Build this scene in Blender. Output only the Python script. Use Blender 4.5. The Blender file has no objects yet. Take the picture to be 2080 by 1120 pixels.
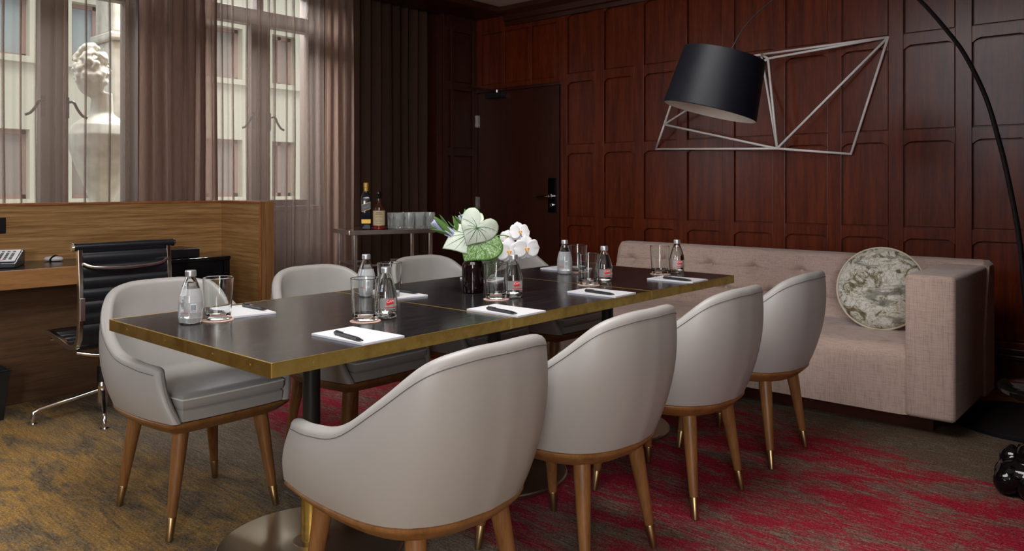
import bpy, bmesh, math, random
from mathutils import Vector, Matrix
PI = math.pi
random.seed(7)
SC = bpy.context.scene
COL = SC.collection

# ------------------------------------------------------------------ camera, world, lights, exposure
TH = math.atan(1395 / 1587.0)
cam_d = bpy.data.cameras.new('camera')
cam_d.sensor_width = 36.0
cam_d.lens = 1587.0 / 2080.0 * 36.0
cam_d.shift_y = -(560 - 379) / 2080.0
cam_d.clip_start = 0.05
cam = bpy.data.objects.new('camera', cam_d)
cam.location = (0, 0, 1.2)
cam.rotation_euler = (PI / 2, 0, TH)
COL.objects.link(cam)
SC.camera = cam

SC.view_settings.view_transform = 'Standard'
SC.view_settings.look = 'None'
SC.view_settings.gamma = 1
SC.view_settings.use_curve_mapping = False
SC.view_settings.exposure = 1.0
SC.cycles.use_denoising = True
SC.cycles.max_bounces = 10
SC.cycles.diffuse_bounces = 4
SC.cycles.glossy_bounces = 5
SC.cycles.transmission_bounces = 10
SC.cycles.transparent_max_bounces = 24
SC.cycles.sample_clamp_indirect = 6
SC.cycles.caustics_reflective = False
SC.cycles.caustics_refractive = True

world = bpy.data.worlds.new('sky')
world.use_nodes = True
SC.world = world
_bg = world.node_tree.nodes['Background']
_bg.inputs[0].default_value = (0.80, 0.90, 1.0, 1)
_bg.inputs[1].default_value = 0.75

sun_d = bpy.data.lights.new('sun', 'SUN')
sun_d.energy = 0.85
sun_d.angle = math.radians(25)
sun_d.color = (1.0, 0.93, 0.82)
sun = bpy.data.objects.new('sun', sun_d)
sun.rotation_euler = Vector((-0.75, 0.35, -0.75)).to_track_quat('-Z', 'Y').to_euler()
COL.objects.link(sun)


def area(name, loc, direction, sx, sy, energy, color):
    d = bpy.data.lights.new(name, 'AREA')
    d.shape = 'RECTANGLE'
    d.size = sx
    d.size_y = sy
    d.energy = energy
    d.color = color
    o = bpy.data.objects.new(name, d)
    o.location = loc
    o.rotation_euler = Vector(direction).to_track_quat('-Z', 'Y').to_euler()
    COL.objects.link(o)
    return o


# added lights for daylight at unseen openings (left wall, rear wall) and over the street windows
area('added_left_window_light', (-5.60, -0.45, 1.95), (1, 0.15, -0.15), 1.25, 1.7, 9, (0.97, 0.98, 1.0))
area('added_rear_window_light', (1.60, -2.28, 1.75), (-0.32, 1, -0.08), 0.95, 1.9, 58, (0.97, 0.98, 1.0))
area('added_rear_fanlight_light', (-2.3, -2.28, 2.30), (0.0, 1, -0.10), 2.2, 0.75, 12, (0.84, 0.92, 1.0))
area('added_ceiling_light', (-1.6, 1.5, 2.835), (0, 0, -1), 1.5, 1.5, 34, (1.0, 0.98, 0.96))  # unseen overhead light, added to brighten table and chairs from above
area('daylight_street_window', (-6.5, 3.5, 3.6), (1, 0, -0.8), 1.4, 1.2, 190, (0.97, 0.98, 1.0))
area('daylight_street_window', (-6.5, 1.6, 3.6), (1, 0, -0.8), 1.2, 1.2, 50, (0.97, 0.98, 1.0))


# ------------------------------------------------------------------ materials
def mat(name, color=(0.5, 0.5, 0.5), rough=0.5, metal=0.0, **kw):
    m = bpy.data.materials.new(name)
    m.use_nodes = True
    b = m.node_tree.nodes['Principled BSDF']
    b.inputs['Base Color'].default_value = (*color, 1)
    b.inputs['Roughness'].default_value = rough
    b.inputs['Metallic'].default_value = metal
    for k, v in kw.items():
        b.inputs[k.replace('_', ' ')].default_value = v
    return m


class NT:
    def __init__(s, m):
        s.t = m.node_tree
        s.n = s.t.nodes
        s.b = s.n['Principled BSDF'] if 'Principled BSDF' in s.n else None

    def add(s, kind, **kw):
        nd = s.n.new(kind)
        for k, v in kw.items():
            setattr(nd, k, v)
        return nd

    def link(s, a, b):
        s.t.links.new(a, b)

    def coord(s, scale=(1, 1, 1), rot=(0, 0, 0), out='Object', loc=(0, 0, 0)):
        tc = s.add('ShaderNodeTexCoord')
        mp = s.add('ShaderNodeMapping')
        mp.inputs['Scale'].default_value = scale
        mp.inputs['Rotation'].default_value = rot
        mp.inputs['Location'].default_value = loc
        s.link(tc.outputs[out], mp.inputs[0])
        return mp.outputs[0]

    def noise(s, vec, scale=5, detail=4, rough=0.55, dist=0.0):
        nd = s.add('ShaderNodeTexNoise')
        nd.inputs['Scale'].default_value = scale
        nd.inputs['Detail'].default_value = detail
        nd.inputs['Roughness'].default_value = rough
        nd.inputs['Distortion'].default_value = dist
        s.link(vec, nd.inputs['Vector'])
        return nd.outputs['Fac']

    def ramp(s, fac, stops):
        nd = s.add('ShaderNodeValToRGB')
        el = nd.color_ramp.elements
        while len(el) < len(stops):
            el.new(0.5)
        for e, (p, c) in zip(el, stops):
            e.position = p
            e.color = (*c, 1) if len(c) == 3 else c
        s.link(fac, nd.inputs[0])
        return nd.outputs[0]

    def mix(s, fac, a, b, blend='MIX'):
        nd = s.add('ShaderNodeMix', data_type='RGBA', blend_type=blend)
        for inp, val in ((nd.inputs[0], fac), (nd.inputs[6], a), (nd.inputs[7], b)):
            if isinstance(val, (int, float)):
                inp.default_value = val
            elif isinstance(val, tuple):
                inp.default_value = (*val, 1)
            else:
                s.link(val, inp)
        return nd.outputs[2]

    def math(s, op, a, b=None, clamp=False):
        nd = s.add('ShaderNodeMath', operation=op, use_clamp=clamp)
        for inp, val in ((nd.inputs[0], a), (nd.inputs[1], b)):
            if val is None:
                continue
            if isinstance(val, (int, float)):
                inp.default_value = val
            else:
                s.link(val, inp)
        return nd.outputs[0]

    def bump(s, h, strength=0.2, dist=0.002):
        nd = s.add('ShaderNodeBump')
        nd.inputs['Strength'].default_value = strength
        nd.inputs['Distance'].default_value = dist
        s.link(h, nd.inputs['Height'])
        s.link(nd.outputs[0], s.b.inputs['Normal'])


def wood(name, c1, c2, c3, scale, rough=0.35, out='Object', bump=0.1, fine=1.0, coat=0.0):
    m = mat(name, c1, rough)
    N = NT(m)
    v = N.coord(scale, out=out)
    a = N.noise(v, 2.2, 5, 0.6, 0.4)
    v2 = N.coord(tuple(q * 5 * fine for q in scale), out=out)
    b = N.noise(v2, 3.0, 3, 0.6)
    f = N.math('ADD', N.math('MULTIPLY', a, 0.65), N.math('MULTIPLY', b, 0.35))
    N.link(N.ramp(f, [(0.32, c1), (0.5, c2), (0.68, c3)]), N.b.inputs['Base Color'])
    N.bump(b, bump, 0.0008)
    if coat:
        N.b.inputs['Coat Weight'].default_value = coat
        N.b.inputs['Coat Roughness'].default_value = 0.25
    return m


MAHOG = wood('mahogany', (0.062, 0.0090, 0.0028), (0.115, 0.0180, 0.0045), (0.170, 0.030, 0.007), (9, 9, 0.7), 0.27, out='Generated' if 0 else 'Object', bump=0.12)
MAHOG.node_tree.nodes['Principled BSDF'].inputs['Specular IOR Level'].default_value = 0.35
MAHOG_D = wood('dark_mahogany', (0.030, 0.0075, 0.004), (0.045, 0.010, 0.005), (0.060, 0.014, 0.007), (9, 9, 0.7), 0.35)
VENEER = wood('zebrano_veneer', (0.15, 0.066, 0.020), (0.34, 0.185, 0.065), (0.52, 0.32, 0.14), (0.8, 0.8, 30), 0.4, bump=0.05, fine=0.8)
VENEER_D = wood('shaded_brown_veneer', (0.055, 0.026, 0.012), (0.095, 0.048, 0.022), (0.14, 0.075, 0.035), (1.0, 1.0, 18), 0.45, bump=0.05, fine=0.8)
VENEER_END = wood('zebrano_end_veneer', (0.13, 0.055, 0.018), (0.24, 0.115, 0.040), (0.36, 0.20, 0.08), (24, 24, 0.6), 0.4, bump=0.05)
LIPPING = wood('reddish_lipping', (0.22, 0.075, 0.025), (0.32, 0.115, 0.04), (0.42, 0.17, 0.06), (3, 3, 3), 0.35)
DESKWOOD = wood('desk_edge_veneer', (0.26, 0.12, 0.040), (0.35, 0.17, 0.06), (0.42, 0.22, 0.085), (1.5, 1.5, 14), 0.38, bump=0.04)
CHAIRWOOD = wood('honey_oak', (0.145, 0.058, 0.018), (0.225, 0.098, 0.030), (0.29, 0.140, 0.048), (14, 14, 1.2), 0.38, bump=0.06)
EBONY = wood('black_stained_oak', (0.005, 0.005, 0.006), (0.014, 0.012, 0.013), (0.030, 0.026, 0.025), (30, 1.3, 30), 0.24, bump=0.9)

N = NT(EBONY)
_g = N.noise(N.coord((90, 2.2, 90)), 3.0, 4, 0.65)
N.link(N.ramp(_g, [(0.35, (0.13, 0.13, 0.13)), (0.65, (0.27, 0.27, 0.27))]), N.b.inputs['Roughness'])
_b = N.add('ShaderNodeBump')
_b.inputs['Strength'].default_value = 0.13
_b.inputs['Distance'].default_value = 0.0012
N.link(_g, _b.inputs['Height'])
N.link(_b.outputs[0], N.b.inputs['Normal'])
BRASS = mat('aged_brass', (0.40, 0.27, 0.07), 0.38, 1.0)
_N = NT(BRASS)
_v = _N.coord((1, 1, 1))
_n = _N.noise(_v, 18, 5, 0.65)
_N.link(_N.ramp(_n, [(0.25, (0.33, 0.21, 0.055)), (0.5, (0.50, 0.335, 0.09)), (0.78, (0.60, 0.42, 0.13))]), _N.b.inputs['Base Color'])
_N.link(_N.ramp(_n, [(0.3, (0.5, 0.5, 0.5)), (0.7, (0.3, 0.3, 0.3))]), _N.b.inputs['Roughness'])
BRASS_L = mat('bronze_brass', (0.42, 0.29, 0.14), 0.35, 1.0)
BRONZE = mat('brushed_bronze_plate', (0.46, 0.40, 0.30), 0.3, 1.0, Anisotropic=0.6)
CHROME = mat('polished_chrome', (0.75, 0.75, 0.78), 0.12, 1.0)
CHROME_S = mat('satin_metal', (0.86, 0.82, 0.79), 0.20, 1.0)
STEELBROWN = mat('polished_aluminium', (0.72, 0.68, 0.64), 0.16, 1.0)
ALUCAP = mat('aluminium_cap', (0.62, 0.62, 0.66), 0.35, 0.9)
BLACKMET = mat('black_powder_coat', (0.008, 0.008, 0.009), 0.35)
BLACKGLOSS = mat('black_gloss', (0.003, 0.003, 0.004), 0.05)
BLACKSATIN = mat('black_satin', (0.010, 0.010, 0.012), 0.3)
SHADEBLK = mat('shade_black_satin', (0.003, 0.004, 0.008), 0.48)
SHADEBLK.node_tree.nodes['Principled BSDF'].inputs['Specular IOR Level'].default_value = 0.3
BLACKLEATHER = mat('black_leather', (0.009, 0.010, 0.013), 0.33)
WHITE = mat('white_paper', (0.66, 0.66, 0.69), 0.6)
WHITEPL = mat('white_plastic', (0.70, 0.70, 0.72), 0.35)
WHITEROD = mat('white_enamel', (0.85, 0.82, 0.80), 0.4)
SHADEIN = mat('shade_lining_white', (0.70, 0.62, 0.56), 0.7)
GREYPL = mat('dark_grey_plastic', (0.020, 0.022, 0.026), 0.3)
CEIL = mat('ceiling_plaster', (0.80, 0.68, 0.60), 0.8)
WARMWALL = mat('warm_wall_plaster', (0.42, 0.30, 0.20), 0.8)
PLASTER = mat('wall_plaster', (0.16, 0.12, 0.10), 0.8)
WINFRAME = mat('window_frame_paint', (0.10, 0.065, 0.050), 0.45)
REDWIN = mat('red_window_paint', (0.37, 0.235, 0.20), 0.8)
SEAMM = mat('seam_thread', (0.10, 0.095, 0.09), 0.7)


def leather(name, c, rough=0.42):
    m = mat(name, c, rough)
    N = NT(m)
    v = N.coord((1, 1, 1))
    n = N.noise(v, 3.5, 3, 0.5)
    N.link(N.mix(N.math('MULTIPLY', n, 0.35), c, tuple(q * 0.80 for q in c)), N.b.inputs['Base Color'])
    vo = N.add('ShaderNodeTexVoronoi')
    vo.inputs['Scale'].default_value = 420
    N.link(v, vo.inputs['Vector'])
    N.bump(vo.outputs['Distance'], 0.08, 0.0006)
    return m


LEATHER = leather('pale_grey_leather', (0.375, 0.358, 0.343))
PIPING = mat('pale_piping', (0.66, 0.62, 0.58), 0.4)
LEATHER_SEAT = leather('seat_leather', (0.335, 0.325, 0.31), 0.30)

# carpet: bands of ochre, taupe and crimson running across the room, broken up by brushed streaks
CARPET = mat('abrash_carpet', (0.1, 0.08, 0.06), 0.95)
N = NT(CARPET)
N.b.inputs['Specular IOR Level'].default_value = 0.1
tc = N.add('ShaderNodeTexCoord')
sep = N.add('ShaderNodeSeparateXYZ')
N.link(tc.outputs['Object'], sep.inputs[0])
big = N.noise(N.coord((0.55, 1.2, 1)), 1.5, 4, 0.6, 0.3)
mid = N.noise(N.coord((1.2, 7, 1)), 3.0, 5, 0.7)
streak = N.noise(N.coord((2.2, 26, 1)), 4.0, 4, 0.7)
pile = N.noise(N.coord((1, 1, 1)), 130, 3, 0.8)
tuft = N.noise(N.coord((1, 1, 1)), 55, 2, 0.6)
yy = N.math('ADD', sep.outputs[1], N.math('MULTIPLY', N.math('SUBTRACT', big, 0.5), 1.5))
yy = N.math('ADD', yy, N.math('MULTIPLY', N.math('SUBTRACT', mid, 0.5), 0.8))
fac = N.math('DIVIDE', N.math('ADD', yy, 1.0), 8.0)          # Y = -1..7
band = N.ramp(fac, [
    (0.00, (0.14, 0.11, 0.07)),
    (0.22, (0.46, 0.270, 0.075)),
    (0.29, (0.38, 0.235, 0.085)),
    (0.335, (0.19, 0.15, 0.11)),
    (0.375, (0.19, 0.145, 0.11)),
    (0.400, (0.300, 0.020, 0.042)),
    (0.58, (0.310, 0.012, 0.028)),
    (0.610, (0.130, 0.085, 0.058)),
    (0.68, (0.140, 0.098, 0.060)),
    (0.72, (0.260, 0.150, 0.050)),
    (1.0, (0.260, 0.150, 0.050))])
patch_ = N.noise(N.coord((1.6, 4.5, 1), loc=(4, 2, 0)), 1.6, 6, 0.72, 0.6)
dash = N.noise(N.coord((5, 30, 1)), 3.2, 3, 0.75, 0.3)
taupe = N.ramp(dash, [(0.35, (0.060, 0.050, 0.038)), (0.65, (0.22, 0.180, 0.135))])
mm = N.math('ADD', N.math('MULTIPLY', patch_, 0.52), N.math('ADD', N.math('MULTIPLY', dash, 0.20), N.math('ADD', N.math('MULTIPLY', tuft, 0.14), N.math('MULTIPLY', pile, 0.14))))
mfac = N.ramp(mm, [(0.475, (0, 0, 0)), (0.555, (1, 1, 1))])
c = N.mix(N.math('MULTIPLY', mfac, 0.9), band, taupe)
c = N.mix(1.0, c, N.ramp(streak, [(0.3, (0.62, 0.62, 0.62)), (0.7, (1.25, 1.25, 1.25))]), 'MULTIPLY')
c = N.mix(1.0, c, N.ramp(pile, [(0.3, (0.25, 0.25, 0.25)), (0.7, (1.7, 1.7, 1.7))]), 'MULTIPLY')
N.link(c, N.b.inputs['Base Color'])
N.bump(pile, 0.6, 0.004)

# linen sofa cloth
LINEN = mat('linen_weave', (0.33, 0.24, 0.20), 0.85)
N = NT(LINEN)
w1 = N.noise(N.coord((14, 14, 260)), 1.0, 3, 0.7)
w2 = N.noise(N.coord((260, 260, 10)), 1.0, 3, 0.7)
w = N.math('ADD', N.math('MULTIPLY', w1, 0.5), N.math('MULTIPLY', w2, 0.5))
N.link(N.ramp(w, [(0.34, (0.29, 0.200, 0.165)), (0.48, (0.48, 0.350, 0.295)), (0.64, (0.56, 0.425, 0.36))]), N.b.inputs['Base Color'])
N.bump(w, 0.25, 0.002)
N.b.inputs['Sheen Weight'].default_value = 0.25

# toile cushion print
TOILE = mat('toile_print', (0.6, 0.6, 0.55), 0.8)
N = NT(TOILE)
v = N.coord((1, 1, 1.3))
n1 = N.noise(v, 11, 7, 0.75, 1.1)
n2 = N.noise(N.coord((1, 1, 1), loc=(3, 1, 2)), 17, 5, 0.7, 2.2)
n3 = N.noise(N.coord((1, 1, 3.0), loc=(7, 1, 2)), 5, 3, 0.6, 0.8)
base = N.ramp(n1, [(0.38, (0.09, 0.085, 0.050)), (0.43, (0.20, 0.19, 0.12)), (0.465, (0.56, 0.54, 0.46)), (0.53, (0.66, 0.65, 0.60))])
gold = N.ramp(n2, [(0.47, (0, 0, 0)), (0.50, (0.8, 0.8, 0.8)), (0.54, (0, 0, 0))])
c = N.mix(gold, base, (0.22, 0.16, 0.045))
grey = N.ramp(n3, [(0.36, (0.75, 0.75, 0.75)), (0.43, (0, 0, 0))])
c = N.mix(grey, c, (0.15, 0.155, 0.13))
N.link(c, N.b.inputs['Base Color'])
CREAM = mat('cream_piping', (0.62, 0.55, 0.42), 0.7)


def cloth(name, color, opacity, grazing):
    m = bpy.data.materials.new(name)
    m.use_nodes = True
    t = m.node_tree
    t.nodes.remove(t.nodes['Principled BSDF'])
    N = NT(m)
    out = t.nodes['Material Output']
    tr = N.add('ShaderNodeBsdfTransparent')
    df = N.add('ShaderNodeBsdfDiffuse')
    tl = N.add('ShaderNodeBsdfTranslucent')
    th = N.noise(N.coord((60, 60, 3)), 4.0, 3, 0.6)
    col = N.ramp(th, [(0.3, tuple(q * 0.8 for q in color)), (0.7, tuple(q * 1.15 for q in color))])
    N.link(col, df.inputs[0])
    N.link(col, tl.inputs[0])
    m1 = N.add('ShaderNodeMixShader')
    m1.inputs[0].default_value = 0.5
    N.link(df.outputs[0], m1.inputs[1])
    N.link(tl.outputs[0], m1.inputs[2])
    m2 = N.add('ShaderNodeMixShader')
    lw = N.add('ShaderNodeLayerWeight')
    lw.inputs[0].default_value = 0.45
    f = N.math('ADD', opacity, N.math('MULTIPLY', lw.outputs['Facing'], grazing), clamp=True)
    N.link(f, m2.inputs[0])
    N.link(tr.outputs[0], m2.inputs[1])
    N.link(m1.outputs[0], m2.inputs[2])
    N.link(m2.outputs[0], out.inputs[0])
    return m


SHEER = cloth('brown_sheer', (0.50, 0.385, 0.33), 0.34, 0.20)
SHEER2 = cloth('doubled_sheer', (0.40, 0.265, 0.21), 0.84, 0.35)
DRAPE = mat('chocolate_drape', (0.055, 0.029, 0.020), 0.95)
DRAPE.node_tree.nodes['Principled BSDF'].inputs['Specular IOR Level'].default_value = 0.1


def glass(name, color=(1, 1, 1), rough=0.0, ior=1.45):
    m = mat(name, color, rough, 0.0, IOR=ior)
    m.node_tree.nodes['Principled BSDF'].inputs['Transmission Weight'].default_value = 1.0
    return m


GLASS = glass('clear_glass', (0.97, 0.99, 0.98))
CRYSTAL = glass('cut_crystal', (0.92, 0.97, 0.96), 0.08, 1.5)
CRYSTAL.node_tree.nodes['Principled BSDF'].inputs['Transmission Weight'].default_value = 0.84
WATER = glass('water', (0.99, 1.0, 1.0), 0.0, 1.33)
AMBER = mat('dark_amber_glass', (0.006, 0.002, 0.002), 0.05)
AMBER.node_tree.nodes['Principled BSDF'].inputs['Specular IOR Level'].default_value = 0.3
BLUEGLASS = mat('dark_whisky_bottle', (0.010, 0.012, 0.020), 0.08)
WHISKY = mat('amber_bottle', (0.055, 0.018, 0.010), 0.08)
GOLD = mat('gold_foil', (0.62, 0.38, 0.08), 0.4, 0.5)
REDWAX = mat('red_liquid', (0.20, 0.015, 0.012), 0.15)
CREAMLABEL = mat('cream_label', (0.56, 0.45, 0.27), 0.7)
INK = mat('ink', (0.12, 0.09, 0.06), 0.7)
GREYINK = mat('grey_ink', (0.30, 0.29, 0.30), 0.6)
LOGORED = mat('logo_red', (0.62, 0.02, 0.03), 0.4)
LOGOWHITE = mat('logo_white', (0.85, 0.82, 0.82), 0.4)
BARBLUE = mat('barcode_blue_grey', (0.10, 0.14, 0.18), 0.5)
COASTER = mat('pink_paper_coaster', (0.55, 0.36, 0.30), 0.8)
PADEDGE = mat('pad_board', (0.42, 0.44, 0.60), 0.7)


def film(name, color, op):
    m = mat(name, color, 0.35)
    m.node_tree.nodes['Principled BSDF'].inputs['Alpha'].default_value = op
    return m


FILM = film('frosted_label_film', (0.75, 0.78, 0.80), 0.36)
FILM_CLEAR = film('clear_label_film', (0.75, 0.80, 0.78), 0.30)
PANE = bpy.data.materials.new('window_pane_glass')
PANE.use_nodes = True
PANE.node_tree.nodes.remove(PANE.node_tree.nodes['Principled BSDF'])
N = NT(PANE)
_tr = N.add('ShaderNodeBsdfTransparent')
_tr.inputs[0].default_value = (0.95, 0.97, 0.97, 1)
_gl = N.add('ShaderNodeBsdfGlossy')
_gl.inputs['Roughness'].default_value = 0.02
_mx = N.add('ShaderNodeMixShader')
_mx.inputs[0].default_value = 0.06
N.link(_tr.outputs[0], _mx.inputs[1])
N.link(_gl.outputs[0], _mx.inputs[2])
N.link(_mx.outputs[0], PANE.node_tree.nodes['Material Output'].inputs[0])

STUCCO = mat('cream_stucco', (0.66, 0.60, 0.46), 0.9)
STONE = mat('weathered_stone', (0.60, 0.55, 0.44), 0.85)
N = NT(STONE)
n = N.noise(N.coord((1, 1, 1)), 7, 5, 0.6)
N.link(N.ramp(n, [(0.3, (0.42, 0.38, 0.30)), (0.7, (0.70, 0.66, 0.56))]), N.b.inputs['Base Color'])
FARGLASS = mat('far_window_glass', (0.33, 0.285, 0.245), 0.9)
FARGLASS.node_tree.nodes['Principled BSDF'].inputs['Specular IOR Level'].default_value = 0.05
FARBLUE = mat('far_blue_glass', (0.36, 0.42, 0.42), 0.8)
STREET = mat('street_pavement', (0.22, 0.21, 0.21), 0.9)

LEAFPALE = mat('caladium_leaf', (0.6, 0.66, 0.55), 0.45)


def leafmat(name, inner, speck, edge, e0, specklo):
    m = mat(name, inner, 0.42)
    N = NT(m)
    tcn = N.add('ShaderNodeTexCoord')
    sp = N.add('ShaderNodeSeparateXYZ')
    N.link(tcn.outputs['UV'], sp.inputs[0])
    n = N.noise(N.coord((1, 1, 1)), 150, 4, 0.7, 0.8)
    c = N.mix(N.ramp(n, [(specklo, (0, 0, 0)), (specklo + 0.1, (1, 1, 1))]), inner, speck)
    c = N.mix(N.ramp(sp.outputs[0], [(e0, (0, 0, 0)), (min(0.999, e0 + 0.08), (1, 1, 1))]), c, edge)
    N.link(c, N.b.inputs['Base Color'])
    N.b.inputs['Transmission Weight'].default_value = 0.0
    return m


LEAF_A = leafmat('white_caladium', (0.62, 0.68, 0.58), (0.50, 0.60, 0.44), (0.20, 0.40, 0.12), 0.955, 0.55)
LEAF_C = leafmat('green_caladium', (0.50, 0.60, 0.38), (0.11, 0.27, 0.045), (0.10, 0.30, 0.03), 0.90, 0.42)
LEAF_D = leafmat('underside_leaf', (0.26, 0.28, 0.18), (0.20, 0.23, 0.13), (0.12, 0.17, 0.06), 0.97, 0.5)
VEIN = mat('leaf_vein_green', (0.045, 0.15, 0.04), 0.5)
STEMG = mat('stem_green', (0.10, 0.20, 0.05), 0.5)
SEPAL = mat('sepal_green', (0.075, 0.16, 0.035), 0.45)
SEPALE = mat('sepal_pale', (0.40, 0.48, 0.26), 0.5)
LILAC = mat('lilac_petal', (0.52, 0.50, 0.82), 0.5)
PETAL = mat('white_orchid_petal', (0.70, 0.70, 0.72), 0.5, Subsurface_Weight=0.0)
LIPY = mat('orchid_lip_yellow', (0.72, 0.38, 0.08), 0.5)


# ------------------------------------------------------------------ mesh helpers
class MB:
    def __init__(s):
        s.v = []
        s.f = []
        s.uv = None
        s.sm = []

    def add(s, vs, fs, smooth=False):
        o = len(s.v)
        s.v += [tuple(q) for q in vs]
        s.f += [tuple(i + o for i in f) for f in fs]
        s.sm += [smooth] * len(fs)
        return s

    def box(s, x0, x1, y0, y1, z0, z1):
        vs = [(x, y, z) for z in (z0, z1) for y in (y0, y1) for x in (x0, x1)]
        return s.add(vs, [(0, 2, 3, 1), (4, 5, 7, 6), (0, 1, 5, 4), (2, 6, 7, 3), (0, 4, 6, 2), (1, 3, 7, 5)])

    def lathe(s, prof, n=32, c=(0, 0, 0), cap0=True, cap1=True, squash=(1, 1)):
        pp = [prof[0]]
        for (r0, z0), (r1, z1) in zip(prof, prof[1:]):
            L = math.hypot(r1 - r0, z1 - z0)
            if L > 0.006:                       # holding loops keep the shading of long walls straight
                q = min(0.0012, L * 0.1) / L
                pp += [(r0 + (r1 - r0) * q, z0 + (z1 - z0) * q), (r1 + (r0 - r1) * q, z1 + (z0 - z1) * q)]
            pp.append((r1, z1))
        prof = pp
        vs, fs = [], []
        for r, z in prof:
            for i in range(n):
                a = 2 * PI * i / n
                vs.append((c[0] + r * squash[0] * math.cos(a), c[1] + r * squash[1] * math.sin(a), c[2] + z))
        m = len(prof)
        for j in range(m - 1):
            for i in range(n):
                i2 = (i + 1) % n
                fs.append((j * n + i, j * n + i2, (j + 1) * n + i2, (j + 1) * n + i))
        s.add(vs, fs, True)
        o = len(s.v) - len(vs)
        if cap0:
            s.f.append(tuple(o + i for i in reversed(range(n))))
            s.sm.append(False)
        if cap1:
            s.f.append(tuple(o + (m - 1) * n + i for i in range(n)))
            s.sm.append(False)
        return s

    def tube(s, pts, r, n=10, closed=False, up=(0, 0, 1)):
        P = [Vector(p) for p in pts]
        m = len(P)
        R = r if isinstance(r, (list, tuple)) else [r] * m
        vs, fs = [], []
        prev = None
        for i in range(m):
            a = P[(i - 1) % m] if (closed or i > 0) else P[0]
            b = P[(i + 1) % m] if (closed or i < m - 1) else P[-1]
            t = (b - a).normalized()
            if prev is None:
                u = Vector(up)
                if abs(t.dot(u)) > 0.95:
                    u = Vector((1, 0, 0))
                x = t.cross(u).normalized()
            else:
                x = (prev - t * prev.dot(t)).normalized()
            prev = x
            y = t.cross(x)
            for k in range(n):
                an = 2 * PI * k / n
                vs.append(P[i] + (x * math.cos(an) + y * math.sin(an)) * R[i])
        L = m if closed else m - 1
        for j in range(L):
            j2 = (j + 1) % m
            for k in range(n):
                k2 = (k + 1) % n
                fs.append((j * n + k, j * n + k2, j2 * n + k2, j2 * n + k))
        s.add(vs, fs, True)
        if not closed:
            o = len(s.v) - len(vs)
            s.f.append(tuple(o + k for k in reversed(range(n))))
            s.f.append(tuple(o + (m - 1) * n + k for k in range(n)))
            s.sm += [False, False]
        return s

    def prism(s, poly, z0, z1):
        """poly in xy, counter-clockwise"""
        n = len(poly)
        vs = [(x, y, z0) for x, y in poly] + [(x, y, z1) for x, y in poly]
        fs = [tuple(reversed(range(n))), tuple(range(n, 2 * n))] + [(i, (i + 1) % n, (i + 1) % n + n, i + n) for i in range(n)]
        return s.add(vs, fs)

    def rows(s, rows, closed=True, cap0=True, cap1=True, smooth=True):
        """rows: list of equal-length point loops"""
        n = len(rows[0])
        vs = [p for r in rows for p in r]
        fs = []
        K = n if closed else n - 1
        for j in range(len(rows) - 1):
            for k in range(K):
                k2 = (k + 1) % n
                fs.append((j * n + k, j * n + k2, (j + 1) * n + k2, (j + 1) * n + k))
        s.add(vs, fs, smooth)
        o = len(s.v) - len(vs)
        if cap0:
            s.f.append(tuple(o + k for k in reversed(range(n))))
            s.sm.append(False)
        if cap1:
            s.f.append(tuple(o + (len(rows) - 1) * n + k for k in range(n)))
            s.sm.append(False)
        return s

    def xf(s, M):
        s.v = [tuple(M @ Vector(p)) for p in s.v]
        return s

    def build(s, name, m, parent=None, bevel=0, seg=2, smooth=None, loc=None, rot=None):
        me = bpy.data.meshes.new(name)
        me.from_pydata(s.v, [], s.f)
        me.materials.append(m)
        sm = s.sm if smooth is None else [smooth] * len(s.f)
        me.polygons.foreach_set('use_smooth', sm)
        bm = bmesh.new()
        bm.from_mesh(me)
        bmesh.ops.remove_doubles(bm, verts=bm.verts, dist=2e-6)
        bmesh.ops.recalc_face_normals(bm, faces=bm.faces)
        for e_ in bm.edges:
            if len(e_.link_faces) == 2 and e_.calc_face_angle(0.0) > 0.75:
                e_.smooth = False
        bm.to_mesh(me)
        bm.free()
        me.update()
        o = bpy.data.objects.new(name, me)
        COL.objects.link(o)
        if parent is not None:
            o.parent = parent
        if loc is not None:
            o.location = loc
        if rot is not None:
            o.rotation_euler = rot
        if bevel:
            b = o.modifiers.new('bevel', 'BEVEL')
            b.width = bevel
            b.segments = seg
            b.limit_method = 'ANGLE'
            b.angle_limit = math.radians(40)
        return o


def tag(o, label, cat, group=None, kind=None):
    if kind == 'structure':
        o['kind'] = 'structure'
    elif kind:
        o['kind'] = kind
    if label:
        o['label'] = label
    if cat:
        o['category'] = cat
    if group:
        o['group'] = group
    return o


def struct(name, mb, m, **kw):
    o = mb.build(name, m, **kw)
    o['kind'] = 'structure'
    return o


def empty(name, loc, label, cat, group=None, rz=0.0):
    o = bpy.data.objects.new(name, None)
    o.empty_display_size = 0.1
    o.location = loc
    o.rotation_euler = (0, 0, rz)
    COL.objects.link(o)
    return tag(o, label, cat, group)


def copy_thing(root, loc, rz, label, group=None):
    r = root.copy()
    COL.objects.link(r)
    r.location = loc
    r.rotation_euler = (0, 0, rz)
    r['label'] = label
    if group:
        r['group'] = group
    for ch in list(root.children):
        c = ch.copy()
        COL.objects.link(c)
        c.parent = r
        for g in ch.children:
            d = g.copy()
            COL.objects.link(d)
            d.parent = c
    return r


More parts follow.
